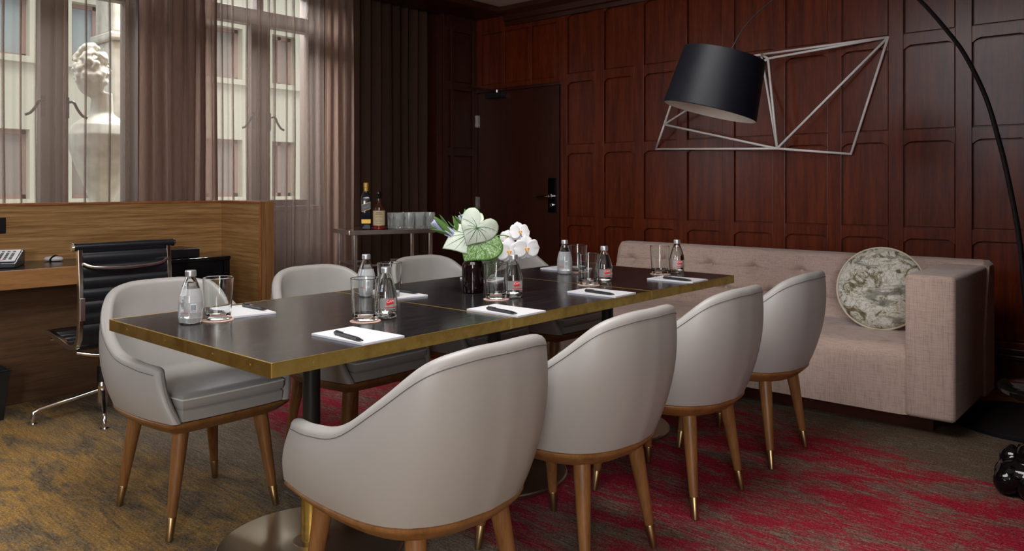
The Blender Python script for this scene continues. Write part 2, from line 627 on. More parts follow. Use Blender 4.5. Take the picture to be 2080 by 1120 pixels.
def text_mesh(txt, size, bend=None, extrude=0.0, italic=0.0):
    """returns (verts, faces) of flat lettering in the xy plane, centred"""
    cu = bpy.data.curves.new('lettering', 'FONT')
    cu.body = txt
    cu.size = size
    cu.align_x = 'CENTER'
    cu.align_y = 'CENTER'
    cu.resolution_u = 3
    cu.shear = italic
    ob = bpy.data.objects.new('lettering', cu)
    COL.objects.link(ob)
    dg = bpy.context.evaluated_depsgraph_get()
    me = bpy.data.meshes.new_from_object(ob.evaluated_get(dg))
    vs = [tuple(v.co) for v in me.vertices]
    fs = [tuple(p.vertices) for p in me.polygons]
    bpy.data.objects.remove(ob)
    bpy.data.curves.remove(cu)
    bpy.data.meshes.remove(me)
    return vs, fs


def catmull(pts, n):
    P = [Vector(p) for p in pts]
    out = []
    for i in range(len(P) - 1):
        p0 = P[i - 1] if i > 0 else P[i] * 2 - P[i + 1]
        p1, p2 = P[i], P[i + 1]
        p3 = P[i + 2] if i + 2 < len(P) else P[i + 1] * 2 - P[i]
        for k in range(n):
            t = k / n
            out.append(0.5 * ((2 * p1) + (p2 - p0) * t + (2 * p0 - 5 * p1 + 4 * p2 - p3) * t * t + (3 * p1 - p0 - 3 * p2 + p3) * t ** 3))
    out.append(P[-1])
    return out


# ------------------------------------------------------------------ room shell
YW = 5.49        # panelled end wall
XW = -5.65       # street window wall
XP = -5.29       # panelled pier face
CZ = 2.87
XR, YR = 2.2, -2.4

mb = MB()
mb.box(-6.0, XR, YR, YW + 0.05, -0.05, 0.0)
struct('floor', mb, CARPET)
mb = MB()
mb.box(-5.9, XR, YR, YW + 0.05, CZ, CZ + 0.08)
struct('ceiling', mb, CEIL)
mb = MB()
mb.box(XR, XR + 0.1, YR, YW, 0, CZ)
struct('wall_right', mb, WARMWALL)
struct('wall_right_blocker', MB().box(-0.12, XR, 1.95, YW, 0, CZ), MAHOG_D)  # unseen block added to keep light off the sofa arm and right end
mb = MB()                                       # unseen rear wall; its window and fanlight are added for light
mb.box(-5.65, -3.45, YR, YR + 0.1, 0, CZ)
mb.box(-3.45, -1.15, YR, YR + 0.1, 0, 1.9)
mb.box(-3.45, -1.15, YR, YR + 0.1, 2.7, CZ)
mb.box(-1.15, 1.1, YR, YR + 0.1, 0, CZ)
mb.box(1.1, 2.1, YR, YR + 0.1, 0, 0.78)
mb.box(1.1, 2.1, YR, YR + 0.1, 2.72, CZ)
mb.box(2.1, XR, YR, YR + 0.1, 0, CZ)
struct('wall_rear', mb, PLASTER)

# street wall with two visible openings
WINS = [(1.39, 2.41), (2.916, 3.936)]
mb = MB()
ys = [YR, 1.39, 2.41, 2.916, 3.936, 5.0]
for a, b in ((YR, -1.1), (0.2, 1.39), (2.41, 2.916), (3.936, 5.05)):
    mb.box(XW - 0.3, XW, a, b, 0, CZ + 0.6)
for a, b in WINS + [(-1.1, 0.2)]:  # last opening is an added, unseen window for the left light
    mb.box(XW - 0.3, XW, a, b, 0, 1.04)
    mb.box(XW - 0.3, XW, a, b, CZ - 0.02, CZ + 0.6)
struct('wall_left', mb, PLASTER)

for k, (a, b) in enumerate(WINS):
    mb = MB()
    x0, x1 = XW - 0.16, XW - 0.09
    c = (a + b) / 2
    mb.box(x0, x1, a, a + 0.05, 1.04, CZ - 0.02)
    mb.box(x0, x1, b - 0.05, b, 1.04, CZ - 0.02)
    mb.box(x0, x1, a, b, 1.04, 1.09)
    mb.box(x0 - 0.01, x1 + 0.02, a, b, 2.51, 2.63)
    mb.box(x0, x1 + 0.01, c - 0.085, c - 0.004, 1.04, 2.52)
    mb.box(x0, x1 + 0.01, c + 0.004, c + 0.085, 1.04, 2.52)
    mb.box(x0, x1, c - 0.03, c + 0.03, 2.6, CZ - 0.02)
    w = struct('window_%d' % (k + 1), mb, WINFRAME, bevel=0.004)
    p = MB().box(XW - 0.128, XW - 0.124, a + 0.03, b - 0.03, 1.06, CZ - 0.03).build('pane', PANE, w)
    for s in (-1, 1):
        h = MB()
        yb = c + s * 0.072
        h.box(x1 + 0.01, x1 + 0.018, yb - 0.015, yb + 0.015, 1.66, 1.80)
        h.tube(catmull([(x1 + 0.03, yb, 1.765), (x1 + 0.05, yb + s * 0.03, 1.765), (x1 + 0.05, yb + s * 0.055, 1.72), (x1 + 0.05, yb + s * 0.085, 1.68), (x1 + 0.05, yb + s * 0.115, 1.665)], 5), 0.009, 8)
        h.build('window_handle', BLACKMET, w)
    st = MB().box(XW - 0.09, XW + 0.03, a - 0.03, b + 0.03, 1.0, 1.04)
    struct('trim_%d' % (k + 1), st, WINFRAME, bevel=0.005)


# panelled walls: frame of stiles and rails, raised fields, notched upper corners
def panelling(name, m, uvals, zvals, to3, stile=0.09, corner=0.045):
    """uvals: [(u0,u1)] openings, zvals: [(z0,z1,arched)] openings; to3(u,d,z) -> xyz, d = distance out from wall"""
    fr = MB()
    umin, umax = uvals[0][0] - stile, uvals[-1][1] + stile

    def pbox(u0, u1, z0, z1, d0, d1, B=fr):
        vs = [to3(u, d, z) for z in (z0, z1) for d in (d0, d1) for u in (u0, u1)]
        B.add(vs, [(0, 2, 3, 1), (4, 5, 7, 6), (0, 1, 5, 4), (2, 6, 7, 3), (0, 4, 6, 2), (1, 3, 7, 5)])
    zs = sorted(zvals)
    # backing
    pbox(umin, umax, 0, CZ, -0.04, 0.0)
    edges = [umin] + [q for ab in uvals for q in ab] + [umax]
    for i in range(0, len(edges), 2):
        pbox(edges[i], edges[i + 1], 0.0, CZ - 0.05, 0.0, 0.030)
    zed = [0.0] + [q for z in zs for q in (z[0], z[1])] + [CZ - 0.05]
    for (a, b) in uvals:
        for i in range(0, len(zed), 2):
            pbox(a, b, zed[i], zed[i + 1], 0.0, 0.0295)
        for z0, z1, arch in zs:
            pbox(a + 0.008, b - 0.008, z0 + 0.008, z1 - 0.008, 0.0, 0.012)
            if arch:
                n = 6
                for sgn, uc in ((1, a), (-1, b)):
                    poly = [(uc, z1 + 0.004), (uc + sgn * corner, z1 + 0.004)]
                    for k in range(n + 1):
                        t = k / n
                        poly.append((uc + sgn * corner * (1 - t) * (1 - 0.35 * math.sin(t * PI)), z1 - corner * 0.55 * math.sin(t * PI / 2) * (1.0 if k else 0.3)))
                    front = [to3(u, 0.0292, z) for u, z in poly]
                    back = [to3(u, 0.0, z) for u, z in poly]
                    L = len(poly)
                    fr.add(front + back, [tuple(range(L)), tuple(range(2 * L - 1, L - 1, -1))] + [(i, (i + 1) % L, (i + 1) % L + L, i + L) for i in range(L)])
    return struct(name, fr, m, bevel=0.0035, seg=2)


zr = [(0.27, 0.865, True), (0.935, 1.489, True), (1.563, 2.110, True), (2.185, 2.70, True)]
us = [(-4.157 + 0.389 * k, -4.157 + 0.389 * k + 0.299) for k in range(14)]
panelling('wall_end', MAHOG, us, zr, lambda u, d, z: (u, YW - d, z))
# wall over and beside the door
mb = MB()
mb.box(-5.29, -4.247, YW, YW + 0.04, 2.10, CZ)
for a, b in ((-5.29, -5.20), (-4.93, -4.90), (-4.60, -4.57), (-4.30, -4.247)):
    mb.box(a, b, YW - 0.022, YW, 2.11, CZ - 0.05)
mb.box(-5.29, -4.247, YW - 0.021, YW, 2.11, 2.17)
mb.box(-5.29, -4.247, YW - 0.021, YW, 2.66, CZ - 0.05)
for a, b in ((-5.20, -4.93), (-4.90, -4.60), (-4.57, -4.30)):
    mb.box(a + 0.008, b - 0.008, YW - 0.008, YW, 2.178, 2.652)
struct('wall_over_door', mb, MAHOG, bevel=0.004)
# door
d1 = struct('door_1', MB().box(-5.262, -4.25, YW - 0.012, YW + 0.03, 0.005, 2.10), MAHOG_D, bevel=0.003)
mb = MB()
mb.box(-4.373, -4.283, YW - 0.03, YW - 0.012, 0.968, 1.275)
lock = mb.build('lock_plate', BLACKGLOSS, d1, bevel=0.004)
mb = MB()
mb.lathe([(0.022, 0), (0.022, 0.02), (0.012, 0.022), (0.012, 0.05)], 20)
mb.xf(Matrix.Translation((-4.325, YW - 0.03, 1.113)) @ Matrix.Rotation(PI / 2, 4, 'X'))
mb.tube([(-4.325, YW - 0.078, 1.113), (-4.36, YW - 0.082, 1.113), (-4.42, YW - 0.08, 1.11), (-4.465, YW - 0.076, 1.107)], [0.012, 0.011, 0.01, 0.008], 12)
mb.build('door_handle', CHROME, d1)
mb = MB()
mb.lathe([(0.02, 0), (0.02, 0.012), (0.015, 0.016)], 20)
mb.xf(Matrix.Translation((-4.322, YW - 0.03, 1.035)) @ Matrix.Rotation(PI / 2, 4, 'X'))
mb.build('thumb_turn', CHROME, d1)
for z0 in (1.77, 0.98, 0.25):
    MB().box(-5.262, -5.246, YW - 0.03, YW - 0.013, z0, z0 + 0.12).build('hinge', CHROME_S, d1, bevel=0.002)
cl = MB().box(-5.10, -4.885, YW - 0.075, YW - 0.012, 2.035, 2.085).build('door_closer', BLACKSATIN, d1, bevel=0.004)
MB().tube([(-4.97, YW - 0.05, 2.10), (-5.215, YW - 0.12, 2.155), (-5.225, YW - 0.03, 2.16)], 0.008, 8).build('closer_arm', CHROME_S, d1)
MB().lathe([(0.014, 0), (0.014, 0.03)], 14, (-4.97, YW - 0.05, 2.08)).build('arm_pivot', CHROME_S, d1)
# door casing
mb = MB()
mb.box(-4.247, -4.225, YW - 0.03, YW, 0, 2.13)
mb.box(-5.29, -5.264, YW - 0.03, YW, 0, 2.13)
mb.box(-5.29, -4.225, YW - 0.032, YW, 2.10, 2.13)
struct('trim_3', mb, MAHOG_D, bevel=0.004)

# panelled pier on the street side
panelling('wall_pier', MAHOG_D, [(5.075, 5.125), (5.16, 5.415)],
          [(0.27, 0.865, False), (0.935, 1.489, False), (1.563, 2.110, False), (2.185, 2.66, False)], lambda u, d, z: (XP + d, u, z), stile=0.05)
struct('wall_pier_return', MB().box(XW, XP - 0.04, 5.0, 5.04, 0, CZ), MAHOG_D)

# pelmet / bulkhead over the curtains and the cornice
mb = MB()
mb.box(-5.33, -4.87, YR, YW - 0.02, 2.805, CZ - 0.002)
mb.box(-5.64, -5.47, YR, YW - 0.02, 2.805, CZ - 0.002)
struct('trim_4', mb, MAHOG_D, bevel=0.01)
mb = MB()
prof = [(0.0, 2.70), (0.03, 2.70), (0.035, 2.735), (0.05, 2.745), (0.06, 2.79), (0.09, 2.83), (0.10, CZ - 0.002), (0.0, CZ - 0.002)]
a = [(-4.87, YW - 0.02 - p, z) for p, z in prof]
b = [(XR, YW - 0.02 - p, z) for p, z in prof]
mb.rows([a, b], smooth=False)
struct('trim_5', mb, MAHOG_D)
mb = MB()
for (d, z0, z1) in ((0.035, 0.0, 0.17), (0.05, 0.17, 0.20), (0.028, 0.20, 0.235)):
    mb.box(-4.225, XR, YW - 0.02 - d, YW - 0.02, z0, z1)
struct('baseboard_end', mb, MAHOG_D, bevel=0.006)


# ------------------------------------------------------------------ curtains
def curtain(name, y0, y1, x, style, m, label, group=None, amp=0.04, seed=1, folds=8, z1=2.86):
    rnd = random.Random(seed)
    pts = []
    if style == 'pleat':
        n = folds * 14
        ph = rnd.random() * 6
        for i in range(n + 1):
            t = i / n
            w = math.sin(2 * PI * folds * t + ph + 0.6 * math.sin(3 * t * PI))
            pts.append((t, amp * math.copysign(abs(w) ** 0.7, w), 0.012 * math.sin(4 * PI * folds * t + ph)))
    else:
        L = y1 - y0
        cuts = []
        t = 0.03
        while t < 0.98:
            cuts.append(t)
            t += rnd.uniform(0.55, 1.35) / folds
        n = 26 * folds
        ci = 0
        for i in range(n + 1):
            t = i / n
            while ci < len(cuts) and cuts[ci] <= t:
                tc_ = cuts[ci]
                wq = rnd.uniform(0.006, 0.013)
                for dy, dx in ((0.0, 0.0), (wq * 0.8, 0.012), (wq, 0.02), (-wq * 0.2, 0.026), (-wq * 0.3, 0.034), (wq * 0.9, 0.024), (wq * 1.1, 0.010)):
                    pts.append((tc_, 0.012 * math.sin(2 * PI * tc_ * folds * 0.6 + seed) + dx, dy))
                ci += 1
            pts.append((t, 0.012 * math.sin(2 * PI * t * folds * 0.6 + seed) + 0.006 * math.sin(2 * PI * t * folds * 1.7), 0.0))
    rows = []
    zs = [0.02, 0.6, 1.1, 1.6, 2.1, z1]
    for j, z in enumerate(zs):
        g = 1.0 + 0.25 * (1 - z / z1)
        dr = 0.01 * math.sin(z * 1.3 + seed)
        rows.append([(x + p[1] * g, y0 + (y1 - y0) * p[0] + p[2] + dr * math.sin(p[0] * 9 + z), z) for p in pts])
    mb = MB()
    mb.rows(rows, closed=False, cap0=False, cap1=False)
    o = mb.build(name, m)
    return tag(o, label, 'curtain', group)


curtain('sheer_curtain', 0.6, 2.315, -5.44, 'sheer', SHEER, 'brown sheer curtain at the left end, over the window with the stone figure outside', 'sheer curtains', 0.05, 3, 14)
curtain('sheer_curtain', 2.325, 2.875, -5.40, 'pleat', SHEER2, 'bunched brown curtain covering the pier between the two windows', 'sheer curtains', 0.035, 5, 6)
curtain('sheer_curtain', 2.88, 3.825, -5.44, 'sheer', SHEER, 'brown sheer curtain over the window right of the bunched curtain', 'sheer curtains', 0.05, 12, 9)
curtain('sheer_curtain', 3.835, 4.09, -5.41, 'pleat', SHEER2, 'narrow gathered sheer beside the dark drape', 'sheer curtains', 0.02, 9, 3)
curtain('drape', 4.10, 4.97, -5.39, 'pleat', DRAPE, 'heavy chocolate brown pleated drape beside the panelled corner', None, 0.04, 2, 8)

# ------------------------------------------------------------------ outside
bld = empty('building', (-14, 6, -3), 'cream rendered building with red-framed windows across the street', 'building')


def rel(mb, root):
    return mb.xf(Matrix.Translation(-Vector(root.location)))


farwins = [(-0.3, 1.1), (1.9, 2.6), (2.9, 4.28), (4.9, 5.75), (6.7, 7.97), (8.62, 9.16), (10.2, 11.2)]
mb = MB()
rws = [(-0.6, 0.0), (1.0, 2.11), (3.26, 4.27), (5.4, 6.6)]
ycuts = [-4] + [q for w in farwins for q in w] + [14]
for i in range(0, len(ycuts), 2):
    mb.box(-14.5, -14, ycuts[i], ycuts[i + 1], -3, 8)
zc = [-3] + [q for r in rws for q in r] + [8]
for a, b in farwins:
    for i in range(0, len(zc), 2):
        mb.box(-14.5, -14, a, b, zc[i], zc[i + 1])
rel(mb, bld).build('wall', STUCCO, bld)
mb = MB()
mb.box(-14, -13.85, -4, 14, 3.16, 3.26)
mb.box(-14, -13.90, -4, 14, 4.45, 4.55)
mb.box(-14, -13.90, -4, 14, 0.86, 0.94)
rel(mb, bld).build('ledge', STUCCO, bld)
for wi, (a, b) in enumerate(farwins):
    for ri, (z0, z1) in enumerate(rws):
        if ri == 0:
            continue
        mb = MB()
        for q0, q1, r0, r1 in ((a, a + 0.07, z0, z1), (b - 0.07, b, z0, z1), (a, b, z0, z0 + 0.07), (a, b, z1 - 0.07, z1), ((a + b) / 2 - 0.04, (a + b) / 2 + 0.04, z0, z1)):
            mb.box(-14.25, -14.18, q0, q1, r0, r1)
        f = rel(mb, bld).build('window', REDWIN, bld)
        g = MB().box(-14.24, -14.22, a, b, z0, z1)
        rel(g, bld).build('pane', FARBLUE if (wi == 2 and ri == 2) or (wi == 3 and ri == 2) else FARGLASS, f)
struct('street_ground', MB().box(-14.0, -5.95, -4, 14, -3.2, -3.0), STREET)

# stone figure on the window ledge outside, merged into one carved surface
struct('trim_6', MB().box(-7.4, -5.95, 1.9, 3.25, 0.55, 0.75), STONE)
fig = MB()
cy, cx = 2.47, -6.62


def ell(cx_, cy_, cz_, rx, ry, rz_, n=14):
    prof = [(math.sin(PI * k / n) * 1.0 + 1e-4, -math.cos(PI * k / n)) for k in range(n + 1)]
    vs, fs = [], []
    m_ = 20
    for r, z in prof:
        for i in range(m_):
            a_ = 2 * PI * i / m_
            vs.append((cx_ + rx * r * math.cos(a_), cy_ + ry * r * math.sin(a_), cz_ + rz_ * z))
    for j in range(n):
        for i in range(m_):
            fs.append((j * m_ + i, j * m_ + (i + 1) % m_, (j + 1) * m_ + (i + 1) % m_, (j + 1) * m_ + i))
    fig.add(vs, fs, True)


fig.lathe([(0.03, 0), (0.05, 0.20), (0.11, 0.40), (0.19, 0.60), (0.24, 0.76), (0.245, 0.86), (0.21, 0.94), (0.14, 0.99), (0.085, 1.03), (0.075, 1.2)], 28, (cx, cy + 0.07, 0.752))
ell(cx, cy - 0.01, 2.08, 0.12, 0.115, 0.17)
rr = random.Random(4)
for k in range(120):
    a_ = rr.uniform(0, 2 * PI)
    el_ = rr.uniform(-0.7, 1.5)
    q_ = rr.uniform(0.017, 0.03)
    ell(cx + 0.125 * math.cos(a_) * math.cos(el_), cy - 0.01 + 0.12 * math.sin(a_) * math.cos(el_), 2.13 + 0.19 * math.sin(el_), q_, q_, q_, 5)
fo = fig.build('stone_statue', STONE)
rm = fo.modifiers.new('remesh', 'REMESH')
rm.mode = 'VOXEL'
rm.voxel_size = 0.010
rm.use_smooth_shade = True
tag(fo, 'weathered stone bust with curly hair standing outside the left window', 'statue')
mb = MB()
mb.box(-7.32, -6.94, 2.75, 3.12, 0.75, 2.45)
mb.box(-7.35, -6.90, 2.71, 3.16, 2.45, 2.52)
mb.box(-7.32, -6.94, 2.75, 3.12, 2.52, 3.5)
tag(mb.build('stone_pilaster', STONE, bevel=0.02), 'plain stone pilaster outside the left window, right of the bust', 'pilaster')

# ------------------------------------------------------------------ meeting tables
TZ = 0.76
TX0, TX1 = -2.71, -1.73


def make_table(y0, y1, label):
    cx_, cy_ = (TX0 + TX1) / 2, (y0 + y1) / 2
    hx, hy = (TX1 - TX0) / 2, (y1 - y0) / 2 - 0.0006
    t = empty('meeting_table', (cx_, cy_, 0), label, 'table', 'square meeting tables pushed together in a row')
    e = 0.0045
    MB().box(-hx + e, hx - e, -hy + e, hy - e, TZ - 0.036, TZ - 0.0003).build('tabletop', EBONY, t)
    mb = MB()
    for a in ((-hx, hx, -hy, -hy + e), (-hx, hx, hy - e, hy), (-hx, -hx + e, -hy + e, hy - e), (hx - e, hx, -hy + e, hy - e)):
        mb.box(a[0], a[1], a[2], a[3], TZ - 0.038, TZ)
    ed = mb.build('brass_edge', BRASS, t, bevel=0.0008, seg=1)
    ed['label'] = 'aged brass edge band'
    for sx in (-0.40, -0.1, 0.22, 0.44):
        for s in (-1, 1):
            for pos, ax in (((sx * hx * 2.0 * 0.9, s * hy, TZ - 0.019), 'X'), ((s * hx, sx * hy * 2.0 * 0.9, TZ - 0.019), 'Y')):
                sc_ = MB().lathe([(0.0042, -0.0012), (0.0042, 0.0012)], 10)
                sc_.xf(Matrix.Translation(pos) @ Matrix.Rotation(PI / 2, 4, ax))
                sc_.build('screw', BRASS, ed)
    MB().box(-0.16, 0.16, -0.16, 0.16, TZ - 0.046, TZ - 0.037).build('mounting_plate', BLACKMET, t)
    MB().lathe([(0.029, 0.30), (0.029, TZ - 0.045)], 24).build('pole', BLACKMET, t)
    MB().lathe([(0.034, 0.02), (0.034, 0.31), (0.030, 0.315)], 24).build('pole_sleeve', BRASS, t)
    MB().lathe([(0.306, 0.0), (0.306, 0.012), (0.300, 0.017), (0.06, 0.024), (0.036, 0.03)], 64).build('base_plate', BRONZE, t)
    return t


make_table(1.062, 1.966, 'nearest of the three brass-edged black tables, its front corner towards the viewer')
make_table(1.966, 2.860, 'middle brass-edged black table carrying the dark flower vase')
make_table(2.860, 3.637, 'farthest brass-edged black table, beside the pink-beige sofa')

# ------------------------------------------------------------------ tub chairs
BASE = [(0.285, 0.225), (0.15, 0.250), (0.0, 0.258), (-0.12, 0.245), (-0.20, 0.200), (-0.250, 0.115), (-0.268, 0.0)]
TOP = [(0.215, 0.250), (0.11, 0.272), (-0.03, 0.285), (-0.16, 0.272), (-0.262, 0.218), (-0.317, 0.126), (-0.332, 0.0)]
HGT = [0.592, 0.602, 0.630, 0.712, 0.796, 0.826, 0.830]
nb = 6
baseC = catmull([(x, y, 0) for x, y in BASE], nb)
topC = catmull([(x, y, h) for (x, y), h in zip(TOP, HGT)], nb)
baseC = baseC + [Vector((p.x, -p.y, p.z)) for p in reversed(baseC[:-1])]
topC = topC + [Vector((p.x, -p.y, p.z)) for p in reversed(topC[:-1])]
Z0S = 0.410


def shell_section(b, t, nrm, th=0.040, capk=1.0, wl=1.0):
    """closed loop of points for one station; nrm is the outward plan direction"""
    pts = []
    H_ = t.z
    K = 10
    for k in range(K + 1):
        q = k / K
        bl = q * (1 - wl) + wl * math.sin(q * PI / 2) ** 0.85
        bulge = 0.012 * math.sin(q * PI)
        z = Z0S + (H_ - th * 0.5 - Z0S) * q
        p = Vector((b.x + (t.x - b.x) * bl, b.y + (t.y - b.y) * bl, z)) + nrm * bulge
        pts.append(p)
    top = pts[-1].copy()
    for k in range(1, 6):
        a = PI * k / 6
        pts.append(top - nrm * (th / 2) * (1 - math.cos(a)) * capk + Vector((0, 0, th / 2 * math.sin(a))))
    for k in range(K, -1, -1):
        p = pts[k] - nrm * th * capk
        pts.append(p)
    return pts


def make_chair():
    t = empty('tub_chair', (0, 0, 0), 'x', 'chair', 'pale leather tub chairs around the table')
    n = len(baseC)
    rows = []
    nrms = []
    for i in range(n):
        a = baseC[max(0, i - 1)]
        c = baseC[min(n - 1, i + 1)]
        d = (c - a)
        d.z = 0
        d.normalize()
        nr = Vector((d.y, -d.x, 0))
        if nr.dot(Vector((baseC[i].x, baseC[i].y, 0))) < 0:
            nr = -nr
        nrms.append(nr)
        rows.append(shell_section(baseC[i], topC[i], nr, wl=min(1.0, min(i, n - 1 - i) / 7.0)))
    # rounded arm ends

    def endrow(i, i2, k, sh):
        tang = (baseC[i] - baseC[i2])
        tang.z = 0
        tang.normalize()
        b = baseC[i] + tang * k
        tp = topC[i] + tang * k
        tp.z -= sh * 0.5
        r = shell_section(b - nrms[i] * sh * 0.5, tp - nrms[i] * sh * 0.5, nrms[i], 0.040 - sh, wl=0.0)
        return r
    pre = [endrow(0, 1, 0.018, 0.030), endrow(0, 1, 0.014, 0.014), endrow(0, 1, 0.007, 0.004)]
    post = [endrow(n - 1, n - 2, 0.007, 0.004), endrow(n - 1, n - 2, 0.014, 0.014), endrow(n - 1, n - 2, 0.018, 0.030)]
    mb = MB()
    mb.rows(pre + rows + post)
    sh = mb.build('backrest', LEATHER, t)
    # piping seam just below the rim on the outside
    pts = []
    for i in range(n):
        sct = rows[i]
        p = sct[10] * 0.93 + sct[9] * 0.07 + nrms[i] * 0.0008
        pts.append(p - Vector((0, 0, 0.004)))
    MB().tube(pts, 0.0013, 6).build('seam', SEAMM, sh)
    # frame ring
    out = baseC[:]
    front = [Vector((0.300, -0.18, 0)), Vector((0.305, 0.0, 0)), Vector((0.300, 0.18, 0))]
    loop = out + front
    loop = [Vector((p.x, p.y, 0)) for p in loop]

    def sc_loop(L, k, z, dx=0.0):
        return [Vector((p.x * k + dx, p.y * k, z)) for p in L]
    mb = MB()
    mb.rows([sc_loop(loop, 0.83, 0.360), sc_loop(loop, 0.87, 0.366), sc_loop(loop, 0.93, 0.380), sc_loop(loop, 0.975, 0.391), sc_loop(loop, 0.998, 0.398), sc_loop(loop, 1.002, 0.404), sc_loop(loop, 0.985, 0.408)])
    mb.build('seat_frame', CHAIRWOOD, t)
    # upholstered seat base between the arms and the loose cushion
    inner = [(0.300, 0.190), (0.15, 0.207), (0.0, 0.213), (-0.11, 0.200), (-0.175, 0.160), (-0.217, 0.09), (-0.227, 0.0)]
    ic = catmull([(x, y, 0) for x, y in inner], 4)
    ic = ic + [Vector((p.x, -p.y, 0)) for p in reversed(ic[:-1])]
    ic = ic + [Vector((0.306, -0.12, 0)), Vector((0.308, 0, 0)), Vector((0.306, 0.12, 0))]
    mb = MB()
    mb.rows([sc_loop(ic, 0.985, 0.412), sc_loop(ic, 0.99, 0.446), sc_loop(ic, 0.96, 0.452)])
    mb.build('seat_base', LEATHER_SEAT, t)
    mb = MB()
    mb.rows([sc_loop(ic, 0.94, 0.450), sc_loop(ic, 0.985, 0.454), sc_loop(ic, 1.0, 0.463), sc_loop(ic, 1.005, 0.475), sc_loop(ic, 0.99, 0.488), sc_loop(ic, 0.95, 0.496), sc_loop(ic, 0.85, 0.502), sc_loop(ic, 0.6, 0.507), sc_loop(ic, 0.25, 0.509)])
    cu = mb.build('seat_cushion', LEATHER_SEAT, t)
    MB().tube([(p.x * 1.004, p.y * 1.004, 0.486) for p in ic], 0.0032, 6, closed=True).build('piping', PIPING, cu)
    # legs
    for sx, sy in ((-1, 1), (-1, -1), (1, 1), (1, -1)):
        topx, topy = (-0.155, 0.145) if sx < 0 else (0.205, 0.150)
        ftx, fty = (-0.205, 0.190) if sx < 0 else (0.228, 0.203)
        P0 = Vector((topx, topy * sy, 0.366))
        P1 = Vector((ftx, fty * sy, 0.0))

        def L(q):
            return P0.lerp(P1, q)
        lg = MB().tube([L(0), L(0.15), L(0.5), L(0.79)], [0.027, 0.026, 0.0205, 0.0155], 20).build('leg', CHAIRWOOD, t)
        MB().tube([L(0.785), L(0.79), L(0.995)], [0.0155, 0.0165, 0.0115], 20).build('brass_ferrule', BRASS_L, lg)
    return t


chair = make_chair()
near = [(1.400, 'closest tub chair, back to the viewer, in the foreground below the table corner'),
        (2.070, 'second tub chair from the viewer on the sofa side of the table, back turned'),
        (2.735, 'third tub chair from the viewer on the sofa side, back turned'),
        (3.405, 'last tub chair on the near long side, standing in front of the sofa seat')]
far = [(1.420, 'tub chair facing us at the left end of the window side, its whole seat visible'),
       (2.130, 'tub chair on the window side just right of the wooden desk partition'),
       (2.815, 'tub chair on the window side in front of the chrome bar cart'),
       (3.500, 'tub chair on the window side half hidden behind the white orchids')]
for i, (y, lb) in enumerate(near):
    if i == 0:
        chair.location = (-1.565, y, 0)
        chair.rotation_euler = (0, 0, PI)
        chair['label'] = lb
    else:
        copy_thing(chair, (-1.565, y, 0), PI, lb)
for i, (y, lb) in enumerate(far):
    copy_thing(chair, (-2.840, y, 0), 0, lb)

# ------------------------------------------------------------------ bottles, glasses, pads on the table


def wrap(vs, r, z0, a0):
    """flat xy lettering -> on a cylinder of radius r around z, centred at angle a0"""
    out = []
    for x, y, z in vs:
        a = a0 + x / r
        out.append((r * math.cos(a), r * math.sin(a), z0 + y))
    return out


def patch(mb, r, z0, z1, a0, a1, n=24, skew=0.0):
    vs, fs = [], []
    for k in range(n + 1):
        a = a0 + (a1 - a0) * k / n
        for z in (z0 + skew * k / n, z1 + skew * k / n):
            vs.append((r * math.cos(a), r * math.sin(a), z))
    for k in range(n):
        fs.append((2 * k, 2 * k + 2, 2 * k + 3, 2 * k + 1))
    mb.add(vs, fs, True)


BP = [(0.030, 0.000), (0.0345, 0.004), (0.0375, 0.018), (0.0382, 0.045), (0.0375, 0.070), (0.034, 0.090), (0.028, 0.112), (0.0205, 0.133), (0.0150, 0.145), (0.0128, 0.152), (0.0128, 0.160)]


